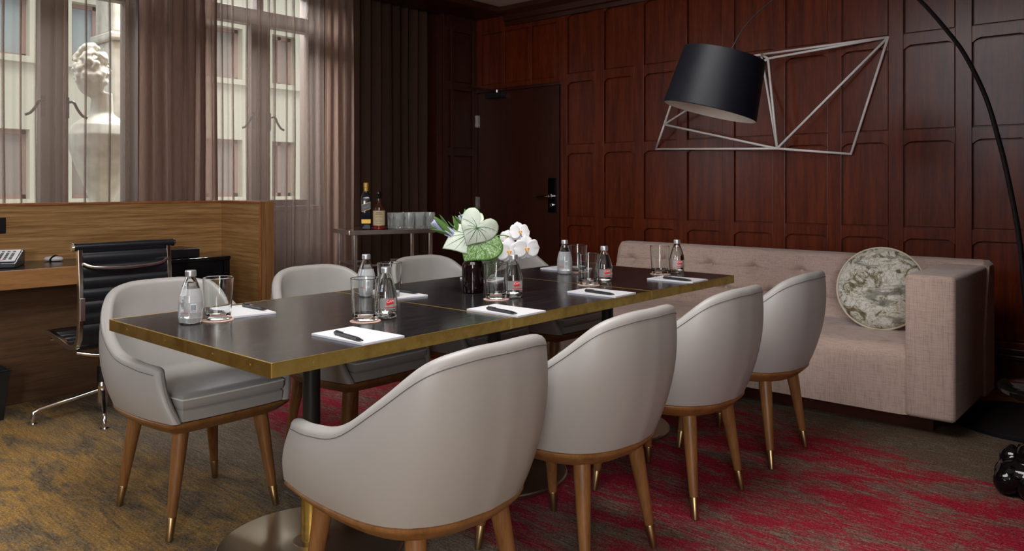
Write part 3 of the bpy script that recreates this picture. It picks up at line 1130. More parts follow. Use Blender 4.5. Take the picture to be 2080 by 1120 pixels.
def make_bottle(front):
    t = empty('water_bottle', (0, 0, 0), 'x', 'bottle', 'small glass water bottles on the table')
    inner = [(max(0.002, r - 0.0028), max(z, 0.006)) for r, z in BP]
    prof = [(0.0, 0.001)] + BP + [(0.0100, 0.160)] + list(reversed(inner[:-1])) + [(0.0, 0.006)]
    mb = MB()
    mb.lathe(prof, 36, cap0=False, cap1=False)
    mb.build('bottle_glass', GLASS, t)
    wp = [(0.0, 0.0065)] + [(r - 0.0031, z) for r, z in BP if 0.006 < z < 0.13] + [(0.0185, 0.130), (0.0, 0.130)]
    MB().lathe(wp, 32, cap0=False, cap1=False).build('water', WATER, t)
    MB().lathe([(0.0168, 0.150), (0.0172, 0.152), (0.0172, 0.166), (0.0160, 0.1695), (0.0, 0.170)], 28, cap1=False).build('cap', ALUCAP, t)
    r = 0.0386
    if front:      # logo side towards +x (local)
        mb = MB()
        patch(mb, r, 0.032, 0.068, -0.95, 0.75)
        lb = mb.build('label', FILM_CLEAR, t)
        mb = MB()
        patch(mb, r + 0.0004, 0.0455, 0.0645, -0.32, 0.38, skew=0.0)
        mb.v = [(x, y, z + (0.004 * (math.atan2(y, x) + 0.32) if z > 0.06 else 0.007 * (math.atan2(y, x) + 0.32))) for x, y, z in mb.v]
        mb.build('red_logo', LOGORED, lb)
        vs, fs = text_mesh('CAPI', 0.0125)
        MB().add(wrap(vs, r + 0.0008, 0.0585, 0.03), fs).build('logo_letters', LOGOWHITE, lb)
        mb = MB()
        patch(mb, r + 0.0004, 0.036, 0.0395, -0.45, 0.72)
        mb.build('red_line', LOGORED, lb)
    else:
        mb = MB()
        mb.lathe([(q_ + 0.0004, z_) for q_, z_ in BP if 0.003 < z_ < 0.12], 36, cap0=False, cap1=False)
        lb = mb.build('label', FILM, t)
        mb = MB()
        for k in range(9):
            w = 0.022 + 0.02 * ((k * 7) % 3)
            a0 = 0.12 + 0.045 * k
            patch(mb, r + 0.0005, 0.044, 0.062, a0, a0 + 0.028, 2)
        patch(mb, r + 0.0005, 0.0405, 0.0418, 0.12, 0.51, 6)
        patch(mb, r + 0.0005, 0.038, 0.039, 0.12, 0.51, 6)
        mb.build('barcode', BARBLUE, lb)
        mb = MB()
        patch(mb, r + 0.0005, 0.036, 0.0375, -0.75, 0.05, 10)
        mb.build('red_line', LOGORED, lb)
        mb = MB()
        patch(mb, r + 0.0003, 0.0365, 0.066, 0.08, 0.56, 8)
        mb.build('white_box', WHITE, lb)
    return t


def face_cam(x, y):
    return math.atan2(-y, -x)


bf = make_bottle(True)
bb = make_bottle(False)
ff = [(-2.051, 1.692, 'water bottle with red logo at the first place on the near side, beside a tumbler'),
      (-2.045, 2.335, 'water bottle with red logo just right of the dark vase'),
      (-2.026, 2.938, 'water bottle with red logo on the joint between middle and far table'),
      (-1.990, 3.533, 'water bottle with red logo nearest the sofa, at the far end of the table')]
bk = [(-2.443, 1.209, 'water bottle showing its barcode, at the left end of the table'),
      (-2.495, 1.957, 'barcode-side water bottle seen behind the first near-side tumbler'),
      (-2.405, 3.139, 'barcode-side water bottle beside a tumbler on the far window side')]
for src, lst in ((bf, ff), (bb, bk)):
    for i, (x, y, lb) in enumerate(lst):
        rz = face_cam(x, y) + (0.35 if src is bf else -0.1)
        if i == 0:
            src.location = (x, y, TZ)
            src.rotation_euler = (0, 0, rz)
            src['label'] = lb
        else:
            copy_thing(src, (x, y, TZ), rz, lb)

gl = MB()
gl.lathe([(0.0, 0.0008), (0.036, 0.0008), (0.040, 0.004), (0.0420, 0.02), (0.0488, 0.138), (0.0482, 0.1395), (0.0475, 0.138), (0.0402, 0.024), (0.034, 0.014), (0.0, 0.012)], 44, cap0=False, cap1=False)
g0 = tag(gl.build('tumbler', GLASS), 'x', 'glass', 'clear water tumblers on the table')
co = tag(MB().lathe([(0.050, 0.0), (0.0505, 0.0006), (0.050, 0.0016), (0.0, 0.0016)], 40, cap1=False).build('coaster', COASTER), 'x', 'coaster', 'round pink paper coasters under the tumblers')
gls = [(-2.429, 1.295, 'at the left end of the table beside the barcode bottle'),
       (-2.397, 1.995, 'on the window side behind the first red-logo bottle'),
       (-2.049, 1.604, 'at the first near-side place, left of the red-logo bottle'),
       (-2.061, 2.250, 'right of the dark vase'),
       (-2.470, 2.640, 'behind the dark vase'),
       (-2.399, 3.240, 'on the far window side under the sofa end'),
       (-2.051, 2.850, 'at the joint between middle and far table'),
       (-2.034, 3.440, 'nearest the sofa at the far end of the table')]
for i, (x, y, w) in enumerate(gls):
    if i == 0:
        g, c_ = g0, co
    else:
        g, c_ = g0.copy(), co.copy()
        COL.objects.link(g)
        COL.objects.link(c_)
    g.location = (x, y, TZ + 0.0016)
    c_.location = (x + 0.004, y - 0.003, TZ)
    g['label'] = 'empty straight-sided tumbler ' + w
    c_['label'] = 'pink coaster under the tumbler ' + w.replace('table beside the barcode bottle', 'table')

pad_m = MB().box(-0.118, 0.118, -0.076, 0.076, 0.0, 0.006)
pads = [(-1.850, 1.420, 0.03, 1, 'at the first near-side place by the brass corner'),
        (-1.830, 2.050, 0.02, 1, 'in front of the tumbler right of the vase'),
        (-1.845, 2.655, 0.02, 1, 'at the third near-side place'),
        (-1.840, 3.270, 0.02, 1, 'at the last near-side place, next to the sofa'),
        (-2.520, 1.430, -0.15, -1, 'at the left end, behind the barcode bottle'),
        (-2.440, 2.060, -0.10, -1, 'on the window side behind the middle bottles'),
        (-2.520, 2.700, -0.05, -1, 'mostly hidden behind the dark vase'),
        (-2.515, 3.300, 0.0, -1, 'on the far window side near the orchids')]
p0 = n0 = None


def make_pen():
    t = empty('ballpoint_pen', (0, 0, 0), 'x', 'pen', 'black pens on the notepads')
    t.scale = (1.12, 1.3, 1.3)
    M_ = Matrix.Rotation(PI / 2, 4, 'Y')
    MB().lathe([(0.0035, -0.07), (0.0042, -0.066), (0.0046, 0.0), (0.0044, 0.045), (0.0012, 0.070)], 14).xf(M_).build('barrel', BLACKSATIN, t)
    MB().box(-0.066, -0.028, -0.0012, 0.0012, 0.0048, 0.0062).build('clip', GREYPL, t)
    return t


for i, (x, y, rz, side, w) in enumerate(pads):
    if i == 0:
        root = empty('notepad', (x, y, TZ), 'x', 'notepad', 'white notepads on the table', rz)
        MB().box(-0.118, 0.118, -0.076, 0.076, 0.0, 0.0015).build('backing_board', PADEDGE, root)
        MB().box(-0.118, 0.118, -0.076, 0.076, 0.0015, 0.0065).build('paper', WHITE, root)
        root['label'] = 'white notepad ' + w
        p0 = root
        pen = make_pen()
        n0 = pen
    else:
        copy_thing(p0, (x, y, TZ), rz, 'white notepad ' + w)
        pen = None
    pr = (PI - 0.12) if side > 0 else 0.0
    pl = (x + (0.02 if side > 0 else 0.01), y - 0.062 * 1.0 if side > 0 else y + 0.045, TZ + 0.0065 + 0.0061)
    if side > 0:
        pl = (x + 0.03, y - 0.055, pl[2])
        pr = PI + 3.02
    if pen is None:
        copy_thing(n0, pl, pr, 'black pen lying on the notepad ' + w)
    else:
        pen.location = pl
        pen.rotation_euler = (0, 0, pr)
        pen['label'] = 'black pen lying on the notepad ' + w

# ------------------------------------------------------------------ vase and flowers
VX, VY = -2.262, 2.328
vz = MB()
vp = [(0.040, 0.0), (0.0445, 0.004), (0.0455, 0.015), (0.0455, 0.105), (0.044, 0.118), (0.037, 0.130), (0.027, 0.135), (0.0255, 0.142), (0.0255, 0.168), (0.030, 0.172), (0.030, 0.180), (0.024, 0.180), (0.022, 0.176), (0.021, 0.14)]
vz.lathe(vp, 44, cap1=True)
vase = tag(vz.build('apothecary_vase', AMBER, loc=(VX, VY, TZ)), 'dark amber apothecary bottle used as a vase on the middle table', 'vase')


R_ = Vector((math.cos(TH), math.sin(TH), 0))
F_ = Vector((-math.sin(TH), math.cos(TH), 0))


def stem_to(mb, p, r=0.0022):
    b = Vector((VX, VY, TZ + 0.03))
    m_ = Vector((VX + (p.x - VX) * 0.12, VY + (p.y - VY) * 0.12, TZ + 0.172))
    q = m_.lerp(p, 0.6) + Vector((0, 0, 0.02))
    mb.tube(catmull([b, m_, q, p], 6), r, 8)


def heart_leaf(center, tip, wd, m, label, facing=(0, 0, 0), cup=0.012, name='caladium_leaf', vein=True):
    """heart-shaped leaf: centre = point where the stalk joins; tip = end; wd = half width"""
    c = Vector(center)
    tp = Vector(tip)
    ax = (tp - c)
    L = ax.length
    ax.normalize()
    out = -F_ + Vector(facing)
    out = (out - ax * out.dot(ax)).normalized()
    sd = ax.cross(out).normalized()
    root = empty(name, tuple(c), label, 'leaf', 'foliage in the dark vase')
    nr, na = 14, 48

    def outline(a):
        # a measured from the tip direction; lobes at +-140 deg
        aa = abs(((a + PI) % (2 * PI)) - PI)
        keys = [(0, 1.12), (0.12, 0.98), (0.3, 0.84), (0.6, 0.75), (1.0, 0.76), (1.4, 0.84), (1.85, 0.95), (2.2, 1.0), (2.5, 0.97), (2.75, 0.82), (2.98, 0.50), (PI, 0.20)]
        for (a0, r0), (a1, r1) in zip(keys, keys[1:]):
            if aa <= a1:
                q = (aa - a0) / (a1 - a0)
                return r0 + (r1 - r0) * q
        return 0.16
    vs, uvs = [Vector((0, 0, 0))], [(0, 0)]
    for j in range(1, nr + 1):
        q = j / nr
        for i in range(na):
            a = 2 * PI * i / na - PI
            r = outline(a) * q
            u = math.cos(a) * r * L
            w = math.sin(a) * r * wd / 0.86
            h = cup * (-(w / wd) ** 2 * 1.3 - (max(0, u) / L) ** 2 * 1.0 + 0.12 * q * math.sin(a * 7) * q)
            vs.append(ax * u + sd * w + out * h)
            uvs.append((q, a))
    fs = [(0, 1 + i, 1 + (i + 1) % na) for i in range(na)]
    for j in range(nr - 1):
        for i in range(na):
            i2 = (i + 1) % na
            fs.append((1 + j * na + i, 1 + (j + 1) * na + i, 1 + (j + 1) * na + i2, 1 + j * na + i2))
    me = bpy.data.meshes.new('leaf_blade')
    me.from_pydata([tuple(v) for v in vs], [], fs)
    me.materials.append(m)
    uvl = me.uv_layers.new(name='UVMap')
    for lp in me.loops:
        uvl.data[lp.index].uv = uvs[lp.vertex_index]
    me.polygons.foreach_set('use_smooth', [True] * len(fs))
    o = bpy.data.objects.new('leaf_blade', me)
    COL.objects.link(o)
    o.parent = root
    so = o.modifiers.new('solid', 'SOLIDIFY')
    so.thickness = 0.0008
    so.offset = -1
    if vein:
        mb = MB()

        def surf(u, w):
            h = cup * (-(w / wd) ** 2 * 1.3 - (max(0, u) / L) ** 2 * 1.0)
            return ax * u + sd * w + out * (h + 0.0006)
        mb.tube([surf(u * L, 0) for u in (0, 0.25, 0.5, 0.75, 0.97)], [0.0019, 0.0017, 0.0014, 0.001, 0.0004], 6)
        for a in (0.42, 0.85, 1.3, 1.8, 2.35):
            for s in (-1, 1):
                rr_ = outline(a) * 0.93
                pts = []
                for k in range(6):
                    q = k / 5
                    ab = a * (1 - 0.22 * q) + 0.1
                    pts.append(surf(math.cos(ab) * rr_ * q * L, s * math.sin(ab) * rr_ * q * wd / 0.86))
                mb.tube(pts, [0.0015, 0.0013, 0.0011, 0.0009, 0.0006, 0.0003], 5)
                for q0 in (0.4, 0.6, 0.8):
                    k = int(q0 * 5)
                    p = pts[k]
                    d = (pts[k] - pts[k - 1]).normalized()
                    e = p + (d + ax * 0.9).normalized() * L * 0.16
                    mb.tube([p, e], [0.0005, 0.0002], 4)
        mb.build('leaf_vein', VEIN, o)
    st = MB()
    stem_to(st, c + out * -0.002)
    st.xf(Matrix.Translation(-c))
    st.build('leaf_stalk', STEMG, root)
    return root


heart_leaf((-2.203, 2.292, 1.032), (-2.243, 2.274, 0.962), 0.076, LEAF_A, 'white caladium leaf with green veins, topmost in the vase', (0.1, 0, 0.25), 0.014)
heart_leaf((-2.262, 2.300, 1.002), (-2.344, 2.240, 0.952), 0.085, LEAF_A, 'pale caladium leaf pointing down to the left, below the topmost leaf', (-0.1, 0.0, 0.35), 0.014)
heart_leaf((-2.222, 2.310, 0.972), (-2.262, 2.276, 0.900), 0.098, LEAF_C, 'speckled green caladium leaf hanging over the vase mouth', (0, 0, 0.5), 0.02)
heart_leaf((-2.200, 2.375, 0.885), (-2.232, 2.368, 0.815), 0.045, LEAF_D, 'dull grey-green leaf drooping behind the tumbler right of the vase', (0.3, 0, -0.1), 0.01)


def bud(base, tip, rad, label, nsep=4, roll=0.0, core=True):
    b = Vector(base)
    tvec = Vector(tip) - b
    L = tvec.length
    ax = tvec.normalized()
    x = ax.cross(F_).normalized()
    y = ax.cross(x)
    root = empty('lilac_bud', tuple(b), label, 'flower', 'lilac lotus buds in the vase')

    def petal(ang, open_, ln, w, m, nm, r0):
        rd = x * math.cos(ang) + y * math.sin(ang)
        tg = ax.cross(rd)
        rows = []
        for k in range(11):
            q = k / 10
            wq = w * (math.sin(PI * min(1, q * 0.93 + 0.07)) ** 0.65) * (1 if nm == 'sepal' else 1.3)
            cpos = ax * (ln * q) + rd * (r0 * math.sin(q * PI * 0.55) + open_ * q * q)
            row = []
            for j in range(7):
                s = (j - 3) / 3
                row.append(cpos + tg * wq * s - rd * wq * 0.45 * s * s)
            rows.append(row)
        mb_ = MB().rows(rows, closed=False, cap0=False, cap1=False)
        o = mb_.build(nm, m, root)
        so = o.modifiers.new('solid', 'SOLIDIFY')
        so.thickness = 0.0012
        return o
    if core:
        for k in range(6):
            petal(roll + k * PI / 3 + 0.4, rad * 0.05, L * 0.95, rad * 0.50, LILAC, 'petal', rad * 0.40)
    for k in range(nsep):
        petal(roll + k * 2 * PI / nsep, rad * (0.55 if core else 0.1), L * (1.0 if k % 2 else 0.9), rad * 0.50, SEPAL, 'sepal', rad * 0.75)
    st = MB()
    stem_to(st, b, 0.003)
    st.xf(Matrix.Translation(-b))
    st.build('flower_stem', STEMG, root)


bud((-2.318, 2.292, 0.985), (-2.400, 2.222, 1.062), 0.032, 'open lilac bud with green sepals leaning far left from the vase', 4, 0.5)
bud((-2.305, 2.300, 1.00), (-2.338, 2.272, 1.072), 0.022, 'slim green bud between the lilac bud and the white leaf', 3, 0.2, False)
bud((-2.300, 2.325, 1.01), (-2.320, 2.310, 1.085), 0.024, 'green bud tinged lilac just left of the topmost leaf', 4, 0.9)
bud((-2.285, 2.318, 1.03), (-2.298, 2.305, 1.106), 0.022, 'highest green bud rising above the white leaf', 3, 0.0, False)


def orchid_flower(root, c, face, up, s):
    c = Vector(c)
    fz = Vector(face).normalized()
    upv = Vector(up)
    upv = (upv - fz * upv.dot(fz)).normalized()
    rt = upv.cross(fz).normalized()
    # petals: (angle from up, length, half width, curl)
    fl = None
    for ang, ln, w, fwd in ((PI / 2, 1.0, 0.62, 0.10), (-PI / 2, 1.0, 0.62, 0.10), (0.0, 0.95, 0.44, -0.05), (2.35, 0.9, 0.42, -0.05), (-2.35, 0.9, 0.42, -0.05)):
        d = upv * math.cos(ang) + rt * math.sin(ang)
        tn = fz.cross(d)
        rows = []
        for k in range(11):
            q = k / 10
            wq = w * math.sqrt(max(0.0, 1 - ((q - 0.56) / (0.445 if q > 0.56 else 0.60)) ** 2))
            row = []
            for j in range(9):
                sj = (j - 4) / 4
                p = d * (ln * q * (1 - 0.10 * sj * sj * q)) + tn * wq * sj + fz * (fwd * (1 if w > 0.5 else 0.3) + 0.05 * math.sin(q * PI) - 0.10 * q * q + 0.05 * sj * sj * wq + 0.02 * math.sin(sj * 7) * q)
                row.append(c + p * s - Vector(root.location))
            rows.append(row)
        mb_ = MB().rows(rows, closed=False, cap0=False, cap1=False)
        o = mb_.build('petal', PETAL, root if fl is None else fl)
        if fl is None:
            o.name = 'orchid_flower'
            fl = o
        so = o.modifiers.new('solid', 'SOLIDIFY')
        so.thickness = 0.0008
    mb_ = MB()
    o0 = c - Vector(root.location)
    mb_.tube([o0 + fz * s * 0.02, o0 + fz * s * 0.22 - upv * s * 0.10, o0 + fz * s * 0.30 - upv * s * 0.28], [s * 0.08, s * 0.09, s * 0.03], 10)
    mb_.tube([o0 + fz * s * 0.15 - rt * s * 0.16, o0 + fz * s * 0.2, o0 + fz * s * 0.15 + rt * s * 0.16], [s * 0.03, s * 0.05, s * 0.03], 8)
    mb_.build('orchid_lip', LIPY, fl)


orc = empty('orchid_spray', (-2.19, 2.40, 0.90), 'spray of white orchids with yellow centres, right side of the vase', 'flower')
toc = -F_
for c_, fd, s_ in (((-2.150, 2.428, 0.932), toc + R_ * 0.10, 0.061), ((-2.093, 2.470, 0.944), toc + R_ * 0.35, 0.060),
                   ((-2.205, 2.400, 0.945), toc - R_ * 0.45 + Vector((0, 0, 0.1)), 0.050), ((-2.130, 2.470, 1.010), toc + R_ * 0.5 + Vector((0, 0, 0.4)), 0.050),
                   ((-2.172, 2.440, 0.990), toc + R_ * -0.3 + Vector((0, 0, 0.4)), 0.034)):
    orchid_flower(orc, c_, fd, (0, 0, 1), s_)
st = MB()
st.tube(catmull([(VX, VY, TZ + 0.03), (VX + 0.008, VY + 0.006, TZ + 0.178), (-2.215, 2.375, 0.985), (-2.170, 2.43, 0.995), (-2.13, 2.46, 0.96), (-2.09, 2.48, 0.935)], 6), 0.0022, 8)
st.xf(Matrix.Translation(-Vector(orc.location)))
st.build('orchid_stem', STEMG, orc)

# ------------------------------------------------------------------ sofa
SX0, SX1, SY0, SY1 = -3.20, -0.855, 4.11, 5.00
sofa = empty('sofa', (-2.03, 4.55, 0), 'long pink-beige linen sofa with buttoned back against the panelled wall', 'sofa')


def rbox(mb, x0, x1, y0, y1, z0, z1, r=0.03, n=4):
    """rounded box (all edges) made from stacked rounded rectangles"""
    def loop(ins, z):
        pts = []
        for cx_, cy_, a0 in ((x1 - r, y1 - r, 0), (x0 + r, y1 - r, PI / 2), (x0 + r, y0 + r, PI), (x1 - r, y0 + r, 1.5 * PI)):
            for k in range(n + 1):
                a = a0 + PI / 2 * k / n
                pts.append((cx_ + (r - ins) * math.cos(a), cy_ + (r - ins) * math.sin(a), z))
        return pts
    rows = []
    for k in range(n + 1):
        a = PI / 2 * k / n
        rows.append(loop(r * (1 - math.sin(a)), z0 + r * (1 - math.cos(a))))
    for k in range(n, -1, -1):
        a = PI / 2 * k / n
        rows.append(loop(r * (1 - math.sin(a)), z1 - r * (1 - math.cos(a))))
    mb.rows(rows)
    return mb


seat = MB()
# seat block with crowned top
ny = 24
nx = 80
rows = []
X0, X1, Y0, Y1 = SX0, SX1 - 0.21, SY0 + 0.01, 4.82
prof = []   # (y, z) from bottom front up and over to back
for k in range(6):
    prof.append((Y0 + 0.004 * math.sin(k / 5 * PI), 0.085 + 0.05 * k))
for k in range(1, 9):
    a = PI / 2 * k / 8
    prof.append((Y0 + 0.07 * (1 - math.cos(a)), 0.345 + 0.075 * math.sin(a)))
for k in range(1, 13):
    q = k / 12
    prof.append((Y0 + 0.07 + (Y1 - Y0 - 0.07) * q, 0.42 + 0.012 * math.sin(q * PI)))
prof.append((Y1, 0.085))
for i in range(nx + 1):
    x = X0 + (X1 - X0) * i / nx
    e = min(i, nx - i)
    dp = 0.012 * math.exp(-e / 1.2)
    row = []
    for (y, z) in prof:
        row.append((x, y + (dp if y < Y0 + 0.08 else 0), z - (dp if z > 0.3 else 0)))
    rows.append(row)
seat.rows(rows)
seat.xf(Matrix.Translation(-Vector(sofa.location)))
st_ = seat.build('seat', LINEN, sofa)
# backrest with button dimples
BT = [(-2.475 + 0.308 * k, 0.672) for k in range(-2, 5)] + [(-2.35 + 0.316 * k, 0.532) for k in range(-2, 5)]
bk_ = MB()
rows = []
nxx = 150
for i in range(nxx + 1):
    x = SX0 + (SX1 - 0.0 - SX0) * i / nxx
    row = []
    row.append((x, SY1, 0.09))
    row.append((x, SY1, 0.30))
    row.append((x, SY1 + 0.0, 0.60))
    row.append((x, SY1 + 0.0, 0.755))
    for k in range(1, 6):
        a = PI / 2 * k / 6
        row.append((x, SY1 - 0.03 * (1 - math.cos(a)), 0.765 + 0.03 * math.sin(a)))
    row.append((x, SY1 - 0.06, 0.797))
    row.append((x, SY1 - 0.10, 0.797))
    for k in range(1, 7):
        a = PI / 2 * k / 6
        row.append((x, SY1 - 0.14 - 0.035 * math.sin(a), 0.797 - 0.035 * (1 - math.cos(a))))
    for k in range(1, 31):
        z = 0.762 - (0.762 - 0.40) * k / 30
        y = 4.825 - (0.762 - z) * 0.26
        dsp = 0.0
        for bx, bz in BT:
            if bx > SX1 - 0.3:
                continue
            dx, dz = x - bx, z - bz
            r2 = dx * dx + dz * dz
            dsp += 0.055 * math.exp(-r2 / 0.0010) + 0.017 * math.exp(-(dz / 0.010) ** 2) * math.exp(-(dx / 0.14) ** 2)
        row.append((x, y + dsp, z))
    row.append((x, 4.74, 0.09))
    if i == 0 or i == nxx:
        row = [(x, p[1] + (0.01 if p[1] < 4.9 else -0.01), p[2] - (0.012 if p[2] > 0.7 else 0)) for p in row]
    rows.append(row)
first = [(SX0 - 0.012, p[1] * 0.94 + 4.88 * 0.06, p[2] * 0.97) for p in rows[0]]
last = [(SX1 + 0.010, p[1] * 0.94 + 4.88 * 0.06, p[2] * 0.985) for p in rows[-1]]
bk_.rows([first] + rows + [last])
bk_.xf(Matrix.Translation(-Vector(sofa.location)))
bko = bk_.build('backrest', LINEN, sofa)
for bx, bz in BT:
    if SX0 < bx < SX1 - 0.3:
        y = 4.825 - (0.762 - bz) * 0.26 + 0.058
        MB().lathe([(0.0, -0.004), (0.010, -0.002), (0.011, 0.002), (0.0, 0.006)], 12, cap0=False, cap1=False).xf(
            Matrix.Translation(Vector((bx, y, bz)) - Vector(sofa.location)) @ Matrix.Rotation(PI / 2, 4, 'X')).build('button', LINEN, bko)
am = MB()
rbox(am, SX1 - 0.22, SX1, SY0, SY1 - 0.01, 0.085, 0.775, 0.022)
am.xf(Matrix.Translation(-Vector(sofa.location)))
am.build('arm', LINEN, sofa)
pl_ = MB().box(SX0 + 0.10, SX1 - 0.12, SY0 + 0.12, SY1 - 0.06, 0.0, 0.09)
pl_.xf(Matrix.Translation(-Vector(sofa.location)))
pl_.build('plinth', MAHOG_D, sofa)

# round cushion
pc = Vector((-1.302, 4.525, 0.645))
cu = empty('round_cushion', tuple(pc), 'round toile-print cushion with cream piping in the corner of the sofa', 'cushion')
nf = Vector((0.10, -1.0, 0.30)).normalized()
q = Vector((0, 0, 1)).rotation_difference(nf).to_matrix().to_4x4()
prof = []
for k in range(25):
    a = PI * k / 24
    r = 0.222 * math.sin(a) ** 0.72 if 0 < k < 24 else 0.0
    prof.append((r, -0.062 * math.cos(a)))
MB().lathe(prof, 48, cap0=False, cap1=False).xf(q).build('cushion_cover', TOILE, cu)
MB().tube([q @ Vector((0.224 * math.cos(a * PI / 30), 0.224 * math.sin(a * PI / 30), 0)) for a in range(60)], 0.0062, 8, closed=True).build('piping', CREAM, cu)

# ------------------------------------------------------------------ arc lamp
lb_ = Vector((-0.636, 4.676, 0))
lamp = empty('arc_floor_lamp', tuple(lb_), 'black arc floor lamp with drum shade reaching over the table end', 'lamp')


def rl(mb):
    return mb.xf(Matrix.Translation(-lb_))


rl(MB().lathe([(0.355, 0.0), (0.36, 0.004), (0.36, 0.018), (0.352, 0.024), (0.0, 0.024)], 72, (lb_.x, lb_.y, 0), cap1=False)).build('base', BLACKSATIN, lamp)
AP = [(-0.636, 4.676, 0.02), (-0.638, 4.674, 0.256), (-0.649, 4.661, 0.529), (-0.663, 4.645, 0.752), (-0.681, 4.625, 0.975), (-0.719, 4.582, 1.247),
      (-0.749, 4.547, 1.419), (-0.797, 4.492, 1.640), (-0.865, 4.416, 1.834), (-0.926, 4.345, 1.954), (-1.034, 4.221, 2.120), (-1.134, 4.107, 2.217),
      (-1.253, 3.970, 2.273), (-1.378, 3.824, 2.251), (-1.469, 3.719, 2.177), (-1.535, 3.642, 2.095), (-1.60, 3.567, 2.01), (-1.640, 3.52, 1.937), (-1.669, 3.486, 1.859)]
arc = catmull(AP, 6)
na_ = len(arc)
i1 = 12 * 6
rl(MB().tube(arc[:i1 + 1], [0.0145 - 0.006 * k / i1 for k in range(i1 + 1)], 14)).build('pole', BLACKSATIN, lamp)
rl(MB().tube(arc[i1 - 1:], [0.0080 - 0.0050 * min(1, k / 12) for k in range(na_ - i1 + 1)], 10)).build('cord_arm', GREYPL, lamp)
rl(MB().lathe([(0.028, 0.02), (0.028, 0.07), (0.018, 0.075)], 20, (lb_.x, lb_.y, 0))).build('pole_socket', BLACKSATIN, lamp)
s0 = Vector((-1.681, 3.431, 1.822))
s1 = Vector((-1.741, 3.396, 1.552))
axs = (s0 - s1)
hS = axs.length
Q = Matrix.Translation(s1) @ Vector((0, 0, 1)).rotation_difference(axs.normalized()).to_matrix().to_4x4()
rl(MB().lathe([(0.218, 0), (0.220, 0.003), (0.192, hS), (0.190, hS), (0.2165, 0.003)], 72, cap0=False, cap1=False).xf(Q)).build('shade', SHADEBLK, lamp)
rl(MB().lathe([(0.2178, 0.0008), (0.2155, 0.0012), (0.189, hS - 0.002)], 72, cap0=False, cap1=False).xf(Q)).build('shade_lining', SHADEIN, lamp)
mb = MB()
for k in range(3):
    a = 2 * PI * k / 3
    mb.tube([(0, 0, hS - 0.01), (0.19 * math.cos(a), 0.19 * math.sin(a), hS - 0.012)], 0.003, 6)
mb.lathe([(0.02, hS - 0.09), (0.022, hS - 0.02), (0.012, hS + 0.012)], 16)
rl(mb.xf(Q)).build('shade_spider', BLACKSATIN, lamp)

# ------------------------------------------------------------------ wire sculpture on the wall
yb, yf = YW - 0.035, YW - 0.20
V = {'a': (-2.329, yf + 0.02, 2.121), 'b': (-2.385, yb, 2.158), 'c': (-1.523, yb, 2.176), 'd': (-1.758, yb, 1.418),
     'e': (-2.262, yf + 0.02, 1.471), 'f': (-3.262, yb, 1.498), 'g': (-3.178, yf + 0.06, 1.690), 'h': (-3.02, yb, 2.12)}
# nodes that stand off the wall move towards the viewer: keep them on the same sight lines
for k_ in ('a', 'e', 'g'):
    X, Y, Z = V[k_]
    s_ = Y / 5.44
    V[k_] = (X * s_, Y, 1.2 + (Z - 1.2) * s_)
art = empty('wire_wall_sculpture', (-2.4, YW - 0.03, 1.42), 'white geometric wire sculpture mounted on the panelled wall behind the lamp shade', 'wall art')
for p_, q_ in ('bc', 'ac', 'ab', 'ae', 'be', 'ce', 'cd', 'de', 'ef', 'fg', 'ge', 'ga', 'gh', 'hb'):
    MB().tube([V[p_], V[q_]], 0.0088, 6).xf(Matrix.Translation(-Vector(art.location))).build('rod', WHITEROD, art)
for k_ in ('b', 'c', 'd', 'f', 'h'):
    X, Y, Z = V[k_]
    MB().tube([(X, Y, Z), (X, YW - 0.02, Z)], 0.006, 6).xf(Matrix.Translation(-Vector(art.location))).build('wall_fixing', WHITEROD, art)

# ------------------------------------------------------------------ desk area
dp = empty('desk_partition', (-5.19, 1.2, 0), 'zebrano wood desk partition with a return end below the curtains', 'partition')


def rd_(mb, root):
    return mb.xf(Matrix.Translation(-Vector(root.location)))


rd_(MB().box(-5.215, -5.175, -1.2, 2.785, 0, 1.088), dp).build('back_panel', VENEER, dp)
rd_(MB().box(-5.175, -4.67, 2.785, 2.872, 0, 1.088), dp).build('side_panel', VENEER, dp)
mb = MB()
mb.box(-5.220, -5.168, -1.2, 2.778, 1.088, 1.102)
mb.box(-5.220, -4.662, 2.778, 2.880, 1.088, 1.102)
mb.box(-4.672, -4.662, 2.778, 2.788, 0.0, 1.09)
rd_(mb, dp).build('lipping', LIPPING, dp, bevel=0.002)
rd_(MB().box(-4.670, -4.655, 2.789, 2.880, 0, 1.100), dp).build('end_panel', VENEER_END, dp)
rd_(MB().box(-5.175, -5.168, 1.20, 1.458, 0.93, 1.02), dp).build('socket_plate', BLACKSATIN, dp, bevel=0.002)

dk = empty('writing_desk', (-4.9, 0.8, 0), 'wooden writing desk running along the partition at the left', 'desk')
rd_(MB().box(-5.17, -4.665, -1.2, 2.12, 0.748, 0.76), dk).build('desktop', EBONY, dk)
rd_(MB().box(-4.668, -4.648, -1.2, 2.12, 0.66, 0.7605), dk).build('front_rail', DESKWOOD, dk, bevel=0.003)
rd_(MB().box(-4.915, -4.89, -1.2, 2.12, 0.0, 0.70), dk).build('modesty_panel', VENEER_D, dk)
rd_(MB().box(-5.17, -4.67, -1.2, 2.12, 0.70, 0.745), dk).build('under_frame', MAHOG_D, dk)
blk = empty('black_side_unit', (-4.9, 2.36, 0), 'open black lacquer unit joining the desk to the partition end', 'cabinet')
mb = MB()
mb.box(-5.16, -4.64, 2.13, 2.56, 0.735, 0.758)
mb.box(-5.16, -4.66, 2.13, 2.56, 0.60, 0.735)
mb.box(-4.70, -4.65, 2.52, 2.56, 0.0, 0.735)
mb.box(-5.16, -5.11, 2.52, 2.56, 0.0, 0.735)
rd_(mb, blk).build('unit_frame', BLACKGLOSS, blk, bevel=0.003)
